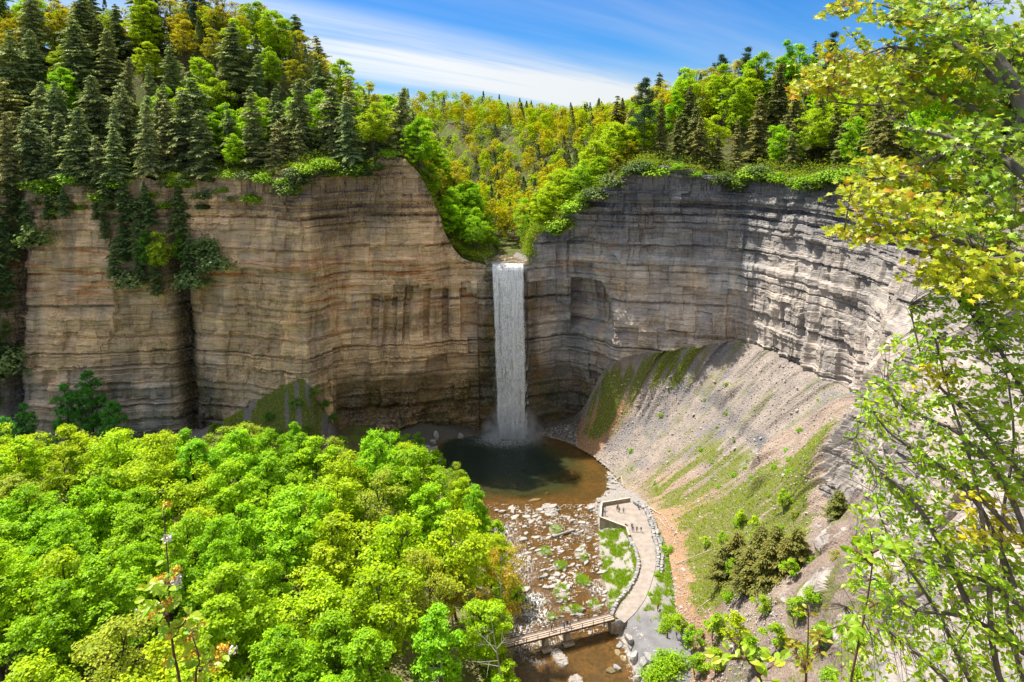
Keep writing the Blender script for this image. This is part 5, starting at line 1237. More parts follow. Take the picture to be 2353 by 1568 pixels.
# ---------------------------------------------------------------- ground cover
gr = np.random.default_rng(501)
def tufts(P, hgt, wid, nb=5):
    n = len(P); i = np.repeat(np.arange(n), nb); an = gr.uniform(0, 6.28, n * nb); hh = np.broadcast_to(hgt, (n,))[i] * gr.uniform(.6, 1.2, n * nb); lean = gr.uniform(.2, .7, n * nb)
    b = P[i] + np.stack([np.cos(an), np.sin(an), 0 * an], 1) * gr.uniform(0, .18, (n * nb, 1)); s_ = np.stack([-np.sin(an), np.cos(an), 0 * an], 1) * wid
    tip = b + np.stack([np.cos(an) * lean * hh, np.sin(an) * lean * hh, hh], 1)
    V = np.stack([b - s_ - [0, 0, .05], b + s_ - [0, 0, .05], tip], 1).reshape(-1, 3); return V, np.arange(n * nb * 3).reshape(-1, 3), np.repeat(gr.uniform(0, 1, n)[i], 3)
def pick(w, n, *arr):
    w = w.ravel() / w.sum(); k = gr.choice(len(w), n, p=w); return np.stack([a_.ravel()[k] for a_ in arr], 1)
M['grass'] = leaf_mat('grass', .4)
P1 = pick(np.clip(veg, 0, 1) * (FX > xl(FY) + 2) * (FY < 184), 7400, FX, FY, FZ); P1[:, :2] += gr.uniform(-.3, .3, (len(P1), 2))
V, f, va = tufts(P1, .55, .05, 6); g_ = link('grass', mesh_np('grass', V, f, [M['grass']], False, {'var': va}), kind='stuff', label='bright green grass on the gravel islands and creek bank', cat='grass'); g_.color = (.30, .47, .018, 1)
P2 = pick(green ** 1.5 * (UA > 3) * (UA < 26) * np.gradient(S)[None, :], 15000, AXd, AYd, AZd); P2[:, :2] += gr.uniform(-.4, .4, (len(P2), 2)); P2[:, 2] -= .05
V, f, va = tufts(P2, gr.uniform(.25, .7, len(P2)), .06, 5); g_ = link('slope_grass', mesh_np('slope_grass', V, f, [M['grass']], False, {'var': va}), kind='stuff', label='streaks of green grass and weeds on the scree slopes', cat='grass'); g_.color = (.36, .48, .02, 1)
# loose stones on the scree
wS = (1 - .7 * green) * ((UA > 13.4) & (UA < 25)) * np.gradient(S)[None, :] * len_a * (AG < .97); P3 = pick(wS, 11000, AXd, AYd, AZd); P3[:, :2] += gr.uniform(-.4, .4, (len(P3), 2))
P4 = pick((FX >= RG - 1.2) * (FX < pl(FY) + 1) * 1.0 * (sst(FY, 184, 190) + .5 * (FY < 142)) + (sand > .5) * inside * 1.5, 5000, FX, FY, FZ); P5 = pick(inside * (FY > 140) * (FY < 194) * sst(FX - xl(FY), 3, 9) * sst(fbm(FX / 2.5, FY / 2.5, 3, 520), .42, .6), 2500, FX, FY, np.maximum(FZ, -.05)); P3 = np.concatenate([P3, P4, P5])
n3 = len(P3); sz = gr.uniform(.09, .24, n3) * (1 + 1.5 * (gr.random(n3) < .03)); ra = gr.uniform(0, 6.28, n3); ca, sa = np.cos(ra), np.sin(ra)
base = np.array([[-1, -.6, -.25], [1, -.7, -.25], [1.1, .6, -.25], [-.9, .7, -.25], [-.8, -.5, .3], [.8, -.55, .22], [.85, .5, .34], [-.75, .55, .26]])
Vb = base[None] * sz[:, None, None] * gr.uniform(.7, 1.3, (n3, 1, 3)); Vr = np.stack([Vb[..., 0] * ca[:, None] - Vb[..., 1] * sa[:, None], Vb[..., 0] * sa[:, None] + Vb[..., 1] * ca[:, None], Vb[..., 2]], 2) + P3[:, None]
fb = np.array([[4, 5, 6, 7], [0, 1, 5, 4], [1, 2, 6, 5], [2, 3, 7, 6], [3, 0, 4, 7]]); F_all = (np.arange(n3) * 8)[:, None, None] + fb[None]
link('loose_stones', mesh_np('loose_stones', Vr.reshape(-1, 3), F_all.reshape(-1, 4), [simple_mat('loose_shale', (0.40, 0.345, 0.30), .9, .4, .8, (0.24, 0.21, 0.19))], False), kind='stuff', label='loose broken shale covering the scree slope and shores', cat='rubble')

# ---------------------------------------------------------------- bushes and small trees on the slopes and banks
def put(key, kind, X, Y, h, col, cw, region, hw=1.0, sink=.15, y=None):
    p = on_ground(X, Y) if y is None else at_y(X, Y, y)
    return plant(key, kind, p[0], p[1], p[2] - sink, h, jit(col, .08), cw, region, hw)
BR = (.30, .48, .012)
for X, Y, h in ((1535, 1272, 2.4), (1512, 1325, 1.5), (1538, 1432, 2.2), (1524, 1448, 1.8), (1555, 1425, 1.8), (1492, 1366, .9), (1500, 1562, 3.2), (1530, 1548, 3.6), (1522, 1520, 2.6), (1552, 1530, 3.4)): put('shrub%d' % rnd.randrange(3), 'shrub', X, Y, h, BR, 'bright green', 'bank')
for X, Y, h in ((1720, 1350, 9), (1765, 1345, 10), (1805, 1320, 8), (1690, 1310, 9), (1745, 1300, 9), (1780, 1290, 8), (1660, 1330, 8), (1830, 1290, 7), (1925, 1190, 6)): put('cedar0', 'cedar_tree', X, Y, h, (.15, .16, .035), 'olive', 'slope', 1.3)
for X, Y, h in ((1700, 1210, 4.5), (1735, 1230, 5), (1660, 1260, 4.5), (1800, 1170, 5), (1680, 1330, 5), (1620, 1260, 3.5), (1560, 1470, 6), (1590, 1500, 6.5), (1640, 1480, 7), (1690, 1500, 8), (1725, 1545, 7), (1830, 1440, 6), (1640, 1560, 7), (1780, 1500, 6), (1600, 1560, 6), (1815, 1335, 5), (1880, 1500, 5), (1750, 1420, 5)): put('sapling%d' % rnd.randrange(2), 'sapling', X, Y, h, BR if rnd.random() < .7 else YEL, 'bright green', 'slope', 1.15)
for k in range(34):
    X, Y = rnd.uniform(1650, 2250), rnd.uniform(1180, 1560)
    put('shrub%d' % rnd.randrange(3), 'shrub', X, Y, rnd.uniform(.8, 2.0), BR if rnd.random() < .6 else (.34, .34, .05), 'green', 'slope')
for k in range(26):
    X, Y = rnd.uniform(1450, 1900), rnd.uniform(860, 1180)
    put('shrub%d' % rnd.randrange(3), 'shrub', X, Y, rnd.uniform(.5, 1.1), (.26, .46, .015), 'green', 'scree', 1.3)
for k in range(58):                                              # bushes along the wooded left bank of the creek
    y = rnd.uniform(100, 212); x = float(xl(np.array(y))) - rnd.uniform(.2, 6.5); z = float(floor_z(np.array(x), np.array(y)))
    if k % 3: plant('shrub%d' % rnd.randrange(3), 'shrub', x, y, z - .2, rnd.uniform(1.8, 4.2), jit(BR if y < 190 else (.16, .33, .03)), 'leafy green', 'lbank', 1.2)  # darker copy of the leaf colour for bushes in the cliff's shade
    else: plant(rnd.choice(['sapling0', 'sapling1']), 'sapling', x, y, z - .2, rnd.uniform(5, 10), jit(LIME), 'lime green', 'lbank', 1.1)
for k in range(26):
    y = rnd.uniform(208, 240); x = float(xl(np.array(y))) - rnd.uniform(-.6, 6.0); z = max(0, float(floor_z(np.array(x), np.array(y)))); stone(rnd.choice(BLOCK), (x, y, z), rnd.uniform(1.2, 3.2), rnd.uniform(0, 3), None, 'dark blocks on the left shore of the pool', tilt=.3); STL(COL.objects[-1], 'lshore', x, y, 1)
# hanging greenery along the left wall
for X, Y, h, k_ in ((-10, 600, 15, 'hemlock1'), (35, 560, 13, 'hemlock2'), (5, 800, 10, 'full2'), (-15, 700, 13, 'hemlock0'), (28, 700, 8, 'full3'), (10, 860, 9, 'full1'), (-5, 930, 10, 'full0'), (30, 820, 6, 'weeping0'), (75, 500, 10, 'hemlock3'), (120, 480, 9, 'hemlock1'), (300, 470, 15, 'hemlock0'), (350, 480, 14, 'hemlock1'), (420, 490, 16, 'hemlock2'), (270, 600, 12, 'hemlock3'), (480, 560, 5, 'shrub1'), (505, 600, 4, 'weeping0'), (450, 640, 4, 'weeping0'), (310, 640, 4, 'weeping0'), (370, 640, 12, 'hemlock3'), (330, 540, 13, 'hemlock1'), (250, 450, 12, 'hemlock3'), (0, 480, 14, 'hemlock0'), (40, 470, 14, 'hemlock1'), (-20, 560, 14, 'hemlock2'), (30, 640, 12, 'hemlock3'), (0, 700, 9, 'full0'), (25, 760, 7, 'full1'), (160, 470, 9, 'hemlock3'), (20, 560, 12, 'hemlock3'), (60, 520, 11, 'hemlock3'), (10, 640, 11, 'hemlock3'), (100, 540, 6, 'shrub0'), (290, 560, 14, 'hemlock3'), (330, 600, 12, 'hemlock3'), (440, 590, 13, 'hemlock3'), (470, 600, 9, 'hemlock3'), (250, 520, 9, 'hemlock3'), (230, 480, 8, 'hemlock3')):
    p = on_ground(X, Y); plant(k_, 'hemlock_tree' if 'hem' in k_ else 'broadleaf_tree' if 'full' in k_ else 'shrub', p[0], p[1] - 2.6, p[2] - h * .45, h * 1.15, jit((.19, .27, .09), .15), 'dark green', 'ledge', 1.1, (.06, 0))
for X, Y, h, c_ in ((385, 610, 17, (.42, .55, .03)), (350, 590, 12, (.16, .36, .04)), (425, 585, 10, (.16, .36, .04))):
    p = on_ground(X, Y); plant('light0' if h > 15 else 'full1', 'broadleaf_tree', p[0], p[1] - 4.0, p[2] - h * .4, h * 1.2, c_, 'pale lime', 'ledge', .85, (.05, 0))
for k in range(150):                                              # bushes leaning over the rims
    u0 = rnd.choice([rnd.uniform(1.9, 7.8), rnd.uniform(13.6, 21)]); c_ = int(np.searchsorted(us, u0)); r_i = rnd.choice([NB - 1, NB - 2, NB - 5, NB - 9]) if u0 > 6 else rnd.choice([NB - 1, NB - 6, NB - 16, NB - 26])
    p = np.array([VX[r_i, c_] + NIN[c_, 0] * .3, VY[r_i, c_] + NIN[c_, 1] * .3, VZ[r_i, c_]]); e = rnd.random()
    plant(rnd.choice(['weeping0', 'shrub0', 'shrub1', 'weeping0']), 'hanging_shrub', p[0], p[1], p[2] - .8, rnd.uniform(1.6, 3.4), jit((.14, .20, .06) if e < .55 else (.26, .44, .02), .15), 'dark green' if e < .55 else 'bright green', 'leftedge' if u0 < 9 else 'rightedge', 1.35)
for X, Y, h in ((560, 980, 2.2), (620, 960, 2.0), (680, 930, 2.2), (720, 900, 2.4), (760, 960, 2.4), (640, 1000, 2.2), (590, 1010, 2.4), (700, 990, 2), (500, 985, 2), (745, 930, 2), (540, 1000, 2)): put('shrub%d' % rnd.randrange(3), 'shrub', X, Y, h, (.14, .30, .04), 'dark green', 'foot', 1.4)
# bare white-limbed trees by the bridge
def bare_tree(name, label, base_p, top_p, seed, nb, leaves):
    rg = np.random.default_rng(seed); b = np.array(base_p, float); tp_ = np.array(top_p, float) - b; e = thing(name, label, 'tree', tuple(b)); mb = MB(); tw = []
    H = np.linalg.norm(tp_); tr = bez((0, 0, -1), tp_, (rg.normal() * .7, rg.normal() * .5, 0), 12); mb.tube(tr, np.linspace(.26, .05, 12), 7)
    mb.build('trunk', M['palebark'], e); mb = MB()
    for k in range(nb):
        f_ = rg.uniform(.35, .95); i = f_ * 11; p0 = tr[int(i)] * (1 - i % 1) + tr[min(int(i) + 1, 11)] * (i % 1); an = rg.uniform(0, 6.28); L_ = H * .30 * (1.1 - f_ * .6) * rg.uniform(.6, 1.3)
        d_ = np.array([math.cos(an), math.sin(an) * .8, rg.uniform(-.05, .55)]); q = p0 + d_ * L_; br_ = bez(p0, q, (0, 0, rg.uniform(-.5, .9)), 7); mb.tube(br_, np.linspace(.10 * (1.2 - f_), .02, 7), 5)
        for w_ in range(5):
            s0 = br_[rg.integers(2, 6)]; s1 = s0 + (d_ + rg.normal(size=3) * .6) * L_ * rg.uniform(.2, .4); mb.tube(bez(s0, s1, (0, 0, .15), 4), [.035, .026, .018, .01], 3); tw.append((s0, s1))
    mb.build('branches', M['palebark'], e, kind='stuff')
    if leaves:
        i = rg.integers(0, len(tw), leaves); f_ = rg.random((leaves, 1)); P_ = np.array([tw[k][0] for k in i]) * (1 - f_) + np.array([tw[k][1] for k in i]) * f_ + rg.normal(size=(leaves, 3)) * .35
        V, fq = leaf_quads(rg, P_, unit(rg.normal(size=(leaves, 3)) + [0, 0, .5]), .19, .13); c_ = link('leaves', crown_mesh('leaves', V, fq, rg.random(leaves), M['leaf']), e, kind='stuff'); c_.color = (.50, .40, .03, 1)
bt = at_z(1152, 1270, 24); bare_tree('sycamore_tree', 'tall pale barked sycamore with sparse rusty leaves beside the creek', (bt[0] - 1.0, bt[1], 1.0), bt, 601, 26, 4200)
b2 = at_y(1127, 1415, 118); bare_tree('dead_tree', 'leaning bleached dead trunk with stubby limbs above the footbridge', (b2[0] + 3.2, 116, 1.0), b2, 602, 7, 0)
b3 = at_y(1040, 1300, 136); bare_tree('sycamore_tree', 'rusty budding sycamore left of the tall pale one', (b3[0], 137, 2.0), b3, 603, 24, 5000)
b4 = at_y(1010, 1500, 108); bare_tree('dead_tree', 'bare white branching treetop at the bottom edge of the wood', (b4[0] + 4, 108, 3.0), b4, 604, 12, 0)
# ---------------------------------------------------------------- foreground plants at the overlook
FGR = np.random.default_rng(701)
LEAF_OUT = np.array([(0, -.5), (.10, -.33), (.36, -.40), (.30, -.18), (.56, .06), (.34, .08), (.30, .26), (.12, .20), (0, .58), (-.12, .20), (-.30, .26), (-.34, .08), (-.56, .06), (-.30, -.18), (-.36, -.40), (-.10, -.33)])
OVAL_OUT = np.array([(0, -.5), (.16, -.34), (.24, -.08), (.19, .20), (0, .5), (-.19, .20), (-.24, -.08), (-.16, -.34)])
def leaf_arrays(outl, fold=.25):
    V = np.c_[outl, np.abs(outl[:, 0]) * fold - (outl[:, 1] ** 2) * .3]; V = np.vstack([V, [0, 0.02, 0]]); n = len(outl); i = np.arange(n); return V, np.stack([i, (i + 1) % n, np.full(n, n)], 1)
def frames(P, N, T):
    T = unit(T - (T * N).sum(1, keepdims=True) * N); B = np.cross(T, N); return np.stack([B, T, N], 2)
def place_leaves(e, name, P, N, T, size, colr, shape, indiv, mats):
    """first `indiv` leaves become parts of their own, the rest one joined part"""
    LV, LF = shape; Rm = frames(P, N, T); me = mesh_np(name, LV, LF, [mats], False, {'var': np.full(len(LV), .5)})
    ordr = np.argsort(-size); top_ = ordr[:indiv]; rest = ordr[indiv:]
    for k in top_:
        o_ = bpy.data.objects.new(name, me); COL.objects.link(o_); o_.parent = e; o_.color = (*colr[k], 1)
        Mx = Matrix([[*(Rm[k][r_] * size[k]), P[k][r_]] for r_ in range(3)] + [[0, 0, 0, 1]]); o_.matrix_local = Mx
    if len(rest):
        V = np.einsum('nij,vj->nvi', Rm[rest] * size[rest][:, None, None], LV) + P[rest][:, None]
        F3 = (np.arange(len(rest)) * len(LV))[:, None, None] + LF[None]
        me2 = mesh_np(name + '_mass', V.reshape(-1, 3), F3.reshape(-1, 3), [mats], False, {'var': np.repeat(FGR.uniform(.2, .8, len(rest)), len(LV))})
        me2.attributes.new('joined', 'FLOAT', 'POINT').data.foreach_set('value', np.ones(len(me2.vertices), np.float32)); ca = me2.attributes.new('leafcol', 'FLOAT_COLOR', 'POINT'); ca.data.foreach_set('color', np.repeat(np.c_[colr[rest], np.ones(len(rest))], len(LV), 0).astype(np.float32).ravel())
        me2.materials[0] = mats; o_ = link('foliage', me2, e, kind='stuff'); o_.color = (1, 1, 1, 1)
    return
# leaf colour = object colour, or the per-leaf colour on the joined part
m, t, o = new_mat('near_leaf'); M['near_leaf'] = m
oc = t.n('ObjectInfo').outputs['Color']; at_ = t.n('Attribute', attribute_name='leafcol'); var = t.attr('var')
has = t.attr('joined'); c = t.mix(has, oc, at_.outputs['Color']); c = t.mix(t.ramp(var, 0, 1), t.mix(1.0, c, (.75, .8, .8), 'MULTIPLY'), t.mix(1.0, c, (1.25, 1.18, 1), 'MULTIPLY'))
d = t.n('BsdfDiffuse'); t.l(c, d.inputs[0]); tr = t.n('BsdfTranslucent'); t.l(t.mix(1.0, c, (1.15, 1.12, .5), 'MULTIPLY'), tr.inputs[0])
mx = t.n('MixShader'); mx.inputs[0].default_value = .5; t.l(d.outputs[0], mx.inputs[1]); t.l(tr.outputs[0], mx.inputs[2])
g = t.n('BsdfGlossy'); g.inputs['Roughness'].default_value = .4; m2 = t.n('MixShader'); m2.inputs[0].default_value = .03; t.l(mx.outputs[0], m2.inputs[1]); t.l(g.outputs[0], m2.inputs[2]); t.l(m2.outputs[0], o.inputs[0])

def poly3(pts, y0, y1):
    n = len(pts); return np.array([at_y(X, Y, y0 + (y1 - y0) * k / (n - 1)) for k, (X, Y) in enumerate(pts)])
def smooth_poly(P, n=14):
    return crom(P, np.linspace(0, len(P) - 1, n), .5)
LIMBS = [([(2660, 800), (2480, 560), (2400, 380), (2353, 256), (2320, 176), (2284, 121), (2247, 48), (2215, -60)], 9.6, 10.6, .16, .05),
 ([(2400, 380), (2340, 230), (2276, 172), (2210, 115), (2150, 60), (2100, 20)], 10.0, 11.4, .09, .02),
 ([(2440, 150), (2353, 125), (2247, 113), (2137, 121), (2045, 108), (1985, 128)], 10.6, 11.8, .06, .012),
 ([(2480, 560), (2400, 350), (2320, 289), (2284, 275), (2229, 245), (2152, 223), (2100, 232), (1990, 242), (1900, 232)], 9.8, 11.8, .08, .012),
 ([(2152, 223), (2085, 195), (1990, 205), (1900, 180)], 11.2, 11.9, .03, .01),
 ([(2620, 700), (2450, 480), (2353, 403), (2302, 363), (2229, 337), (2155, 308), (2093, 297), (2040, 265)], 9.2, 10.8, .10, .015),
 ([(2229, 342), (2155, 359), (2082, 396), (2016, 410), (1965, 402)], 10.0, 10.9, .035, .01),
 ([(2620, 800), (2450, 640), (2353, 600), (2240, 564), (2152, 538), (2082, 538), (2009, 542), (1940, 530)], 8.8, 10.2, .10, .012),
 ([(2240, 564), (2170, 500), (2090, 470), (2010, 475)], 9.4, 10.2, .035, .01),
 ([(2600, 850), (2440, 700), (2330, 650), (2230, 625), (2150, 640)], 8.6, 9.4, .07, .012),
 ([(2247, 113), (2180, 60), (2090, 35), (2010, 8), (1960, 14)], 11.0, 11.8, .03, .008),
 ([(2353, 256), (2310, 330), (2250, 420), (2200, 440)], 9.8, 10.2, .04, .012)]
tb = at_y(2720, 900, 9.6)
maple = thing('maple_tree', 'yellow green maple reaching its leafy limbs in from the right edge', 'tree', (tb[0], tb[1], 106.0)); mo = np.array([tb[0], tb[1], 106.0])
mb = MB(); tp_ = LIMBS[0]; L0 = poly3(tp_[0], tp_[1], tp_[2])
mb.tube(smooth_poly(np.vstack([[tb[0] + .2, tb[1], 104.5], [tb[0] + .1, tb[1], 109.0], L0[0]])) - mo, np.linspace(.26, .17, 14), 8); mb.build('trunk', M['graybark'], maple, smooth=True)
LP = []; 
for pts, y0, y1, r0, r1 in LIMBS:
    P3_ = smooth_poly(poly3(pts, y0, y1), 22); mb = MB(); mb.tube(P3_ - mo, np.linspace(r0, r1, 22), 6); mb.build('limb', M['graybark'], maple, smooth=True); LP.append(P3_)
LPA = np.concatenate(LP)
ELL = [(2000, 172, 130, 52, 15, 1), (2120, 105, 150, 70, 20, .6), (2260, 80, 130, 90, 20, .3), (1928, 200, 72, 30, 9, 1), (2290, 215, 90, 65, 9, .2), (2140, 205, 120, 36, 9, .6), (2190, 320, 150, 40, 8, .3), (2075, 400, 100, 30, 9, .9), (2040, 455, 85, 36, 8, 1), (2150, 470, 120, 60, 15, .7), (2300, 430, 90, 100, 14, .3), (1985, 528, 55, 20, 5, 1), (2120, 528, 80, 24, 6, .8), (2230, 622, 100, 40, 16, 1.2), (2310, 540, 70, 60, 8, .4), (1958, 16, 26, 12, 3, .9), (2075, 38, 70, 40, 8, .6), (2310, 330, 70, 70, 8, .2), (2330, 660, 50, 60, 6, .7)]
CP_, CY_ = [], []
for X, Y, rx, ry, n, yel in ELL:
    for k in range(int(n * 1.35)):
        an = FGR.uniform(0, 6.28); q = math.sqrt(FGR.random()); XX, YY = X + rx * q * math.cos(an), Y + ry * q * math.sin(an)
        p = at_y(XX, YY, 10.5); j_ = np.argmin(np.linalg.norm((LPA - p) * [1, .35, 1], axis=1)); y_ = LPA[j_][1] + FGR.normal() * .35; p = at_y(XX, YY, y_); CP_.append(p); CY_.append(yel * (1 if XX < 2200 else .75))
mb = MB(); PP3, NN3, TT3, CC3, SZ3 = [], [], [], [], []
for p, yel in zip(CP_, CY_):
    dd = np.linalg.norm(LPA - p, axis=1); j_ = np.argmin(dd + .25 * (LPA[:, 0] < p[0])); q0 = LPA[j_]; ax = unit(p - q0 + np.array([-.25, 0, .05])); tipp = p + ax * .25
    br_ = bez(q0, tipp, (0, 0, -.06), 7); mb.tube(br_ - mo, np.linspace(.014, .004, 7), 4)
    nl = FGR.integers(20, 31); sidev = unit(np.cross(ax, [0, 0, 1.0]))
    f_ = FGR.uniform(-.5, 1.0, nl)[:, None]; sd_ = FGR.normal(size=(nl, 1)) * .24
    P_ = p + ax * f_ * .36 + sidev * sd_ + FGR.normal(size=(nl, 3)) * np.array([.05, .05, .055])
    for q in P_[::3]: mb.tube(np.array([br_[4] * .4 + br_[5] * .6, q]) - mo, [.005, .003], 3)
    PP3.append(P_); NN3.append(unit(np.array([-.30, -.75, .85]) + FGR.normal(size=(nl, 3)) * .45)); TT3.append(ax + sidev * np.sign(sd_) * .9 + np.array([0, 0, -.35]) + FGR.normal(size=(nl, 3)) * .3)
    mixy = np.clip(yel * .55 + FGR.normal(size=(nl, 1)) * .16, 0, 1); og = (FGR.random((nl, 1)) < .09 * yel)
    CC3.append((1 - mixy) * np.array([.25, .44, .010]) + mixy * np.array([.62, .54, .012]) + og * np.array([.12, -.14, 0])); SZ3.append(FGR.uniform(.085, .145, nl))
mb.build('twigs', M['graybark'], maple, kind='stuff')
place_leaves(maple, 'leaf', np.concatenate(PP3) - mo, np.concatenate(NN3), np.concatenate(TT3), np.concatenate(SZ3), np.concatenate(CC3), leaf_arrays(LEAF_OUT), 295, M['near_leaf'])
# bare twiggy branch on the sky
mb = MB()
for k in range(9): mb.tube(poly3([(2100, 66), (2060 - k * 4, 52 - k * 3), (2020 - 3 * k + (k % 3) * 14, 30 + 9 * (k % 4))], 11.6, 11.9) - mo, [.008, .005, .002], 3)
mb.build('bare_twigs', M['graybark'], maple, kind='stuff')

# thin many-stemmed tree filling the lower right
STEMS = [[(2480, 1900), (2300, 1568), (2270, 1300), (2240, 1100), (2180, 900), (2140, 745)], [(2560, 1500), (2353, 1250), (2200, 1100), (2050, 1000), (1985, 915)], [(2560, 1400), (2353, 1100), (2230, 960), (2130, 850), (2090, 700)], [(2400, 1900), (2230, 1568), (2150, 1400), (2050, 1250), (2005, 1130)],
 [(2600, 1600), (2353, 1400), (2250, 1330), (2120, 1290), (1965, 1240)], [(2560, 1250), (2353, 900), (2280, 780), (2200, 690)], [(2500, 1900), (2350, 1560), (2300, 1250), (2330, 1000), (2290, 740)], [(2420, 1950), (2200, 1600), (2080, 1480), (1990, 1420), (1940, 1390)], [(2600, 1750), (2353, 1500), (2220, 1420), (2100, 1400), (2010, 1330)], [(2520, 1700), (2340, 1180), (2220, 1010), (2080, 940), (2030, 880)], [(2230, 1400), (2120, 1180), (2000, 1060), (1965, 1000)], [(2330, 1350), (2260, 1180), (2180, 1090), (2110, 1060), (2000, 1075)]]
st_b = at_y(2480, 1850, 8.6); beech = thing('young_tree', 'thin many stemmed young tree with small bright leaves in the lower right corner', 'tree', tuple(st_b)); bo = st_b
SP_ = []; mb = MB(); rs_ = []
for k, pts in enumerate(STEMS):
    y0 = 8.4 + .25 * (k % 4); P3_ = smooth_poly(poly3(pts, y0, y0 + .9), 20); mb2 = MB(); mb2.tube(P3_ - bo, np.linspace(.05, .006, 20), 6); mb2.build('stem', M['graybark'], beech, smooth=True); SP_.append(P3_[4:])
SPA = np.concatenate(SP_)
xm = lambda Y: np.interp(Y, [640, 760, 850, 1000, 1150, 1300, 1420, 1568], [2130, 2060, 1975, 1955, 1945, 1960, 1950, 1900])
PP3, NN3, TT3, CC3, SZ3 = [], [], [], [], []
for k in range(980):
    Y = FGR.uniform(650, 1600); Xm = float(xm(Y)); X = Xm + (2380 - Xm) * FGR.random() ** (.72 if Y < 1300 else .9)
    p = at_y(X, Y, 9.0); j_ = np.argmin(np.linalg.norm((SPA - p) * [1, .3, 1], axis=1)); q0 = SPA[j_]; p = at_y(X, Y, q0[1] + FGR.normal() * .3)
    ax = unit(p - q0 + np.array([-.05, 0, .05])); Ld = np.linalg.norm(p - q0)
    br_ = bez(q0, p, FGR.normal(size=3) * .04, 5); mb.tube(br_ - bo, np.linspace(.008, .003, 5), 3)
    nl = FGR.integers(5, 10); sidev = unit(np.cross(ax, [0, 0, 1.0])); f_ = FGR.uniform(-.7, .4, (nl, 1)); sg = np.where(np.arange(nl)[:, None] % 2, 1, -1)
    P_ = p + ax * f_ * .28 + sidev * sg * .05 + FGR.normal(size=(nl, 3)) * .035
    PP3.append(P_); NN3.append(unit(np.array([-.25, -.7, .85]) + FGR.normal(size=(nl, 3)) * .5)); TT3.append(ax * .7 + sidev * sg + np.array([0, 0, -.3]) + FGR.normal(size=(nl, 3)) * .3)
    yl = 1.0 if (abs(X - 2270) < 70 and abs(Y - 1190) < 60) or (abs(X - 2150) < 45 and abs(Y - 865) < 30) else np.clip(FGR.normal(.12, .15), 0, .6)
    CC3.append(np.broadcast_to((1 - yl) * np.array([.31, .54, .012]) + yl * np.array([.66, .60, .012]), (nl, 3)) * FGR.uniform(.8, 1.2, (nl, 1))); SZ3.append(FGR.uniform(.06, .115, nl))
for k in range(260):                                            # leafless twigs
    q0 = SPA[FGR.integers(len(SPA))]; d_ = unit(FGR.normal(size=3) * np.array([1, .4, .8]) + np.array([-.4, 0, .2])); mb.tube(bez(q0, q0 + d_ * FGR.uniform(.3, .9), FGR.normal(size=3) * .07, 5) - bo, np.linspace(.007, .002, 5), 3)
mb.build('twigs', M['graybark'], beech, kind='stuff')
place_leaves(beech, 'leaf', np.concatenate(PP3) - bo, np.concatenate(NN3), np.concatenate(TT3), np.concatenate(SZ3), np.concatenate(CC3), leaf_arrays(OVAL_OUT), 295, M['near_leaf'])

# leafy shoots rising from the edge of the overlook
def shoot(name, label, stems, y_, n, size, colA, colB, flowers=0, white=0, cat='shrub', barkc=(.15, .07, .05)):
    b0 = at_y(*stems[0][0], y_); e = thing(name, label, cat, tuple(b0)); bm_ = simple_mat(name + '_bark', barkc, .8, .3, 40); pts_all, dirs = [], []
    for s_ in stems:
        P3_ = smooth_poly(poly3(s_, y_, y_ + .15), 24); mb = MB(); mb.tube(P3_ - b0, np.linspace(.010, .003, 24) * y_ / 4, 6); mb.build('stem', bm_, e, smooth=True); pts_all.append(P3_[3:]); dirs.append(np.gradient(P3_, axis=0)[3:])
    PA, DA = np.concatenate(pts_all), unit(np.concatenate(dirs)); i = FGR.integers(0, len(PA), n); an = FGR.uniform(0, 6.28, n); rad_ = np.stack([np.cos(an), np.sin(an) * .7, .25 + 0 * an], 1)
    pet = FGR.uniform(.5, 1.7, (n, 1)) * size; P_ = PA[i] + rad_ * pet
    mb = MB()
    for k in range(n): mb.tube(np.array([PA[i[k]], P_[k]]) - b0, [.0022 * y_ / 4, .0014 * y_ / 4], 3)
    mb.build('petioles', bm_, e, kind='stuff')
    f_ = FGR.random((n, 1)); cc = (1 - f_) * np.array(colA) + f_ * np.array(colB)
    place_leaves(e, 'leaf', P_ - b0, unit(np.array([-.1, -.55, .8]) + FGR.normal(size=(n, 3)) * .5), rad_ + np.array([0, 0, -.2]) + FGR.normal(size=(n, 3)) * .2, FGR.uniform(.75, 1.25, n) * size, cc, leaf_arrays(OVAL_OUT * np.array([1.25, 1])), 290, M['near_leaf'])
    fm = simple_mat(name + '_flower', (.85, .56, .07), .8, .5, 60, (.66, .34, .03)); wm = simple_mat(name + '_white_flower', (.75, .70, .62), .8, .2, 60)
    for k in range(flowers):
        j_ = FGR.integers(0, len(PA)); an = FGR.uniform(0, 6.28); c_ = PA[j_] + np.array([math.cos(an), .5 * math.sin(an), .2]) * FGR.uniform(.6, 1.9) * size; nf = 34
        P2_ = FGR.normal(size=(nf, 3)) * size * np.array([.27, .27, .18]); V, fq = leaf_quads(FGR, P2_, unit(P2_ + FGR.normal(size=(nf, 3)) * size * .2), size * .16, size * .10)
        fc = link('flower_cluster', mesh_np('flower_cluster', V, fq, [wm if k < white else fm]), e, tuple(c_ - b0)); mb = MB(); mb.tube(np.array([PA[j_] - c_, [0, 0, 0]]), [.002, .0015], 3); mb.build('stalk', bm_, fc)
    return e
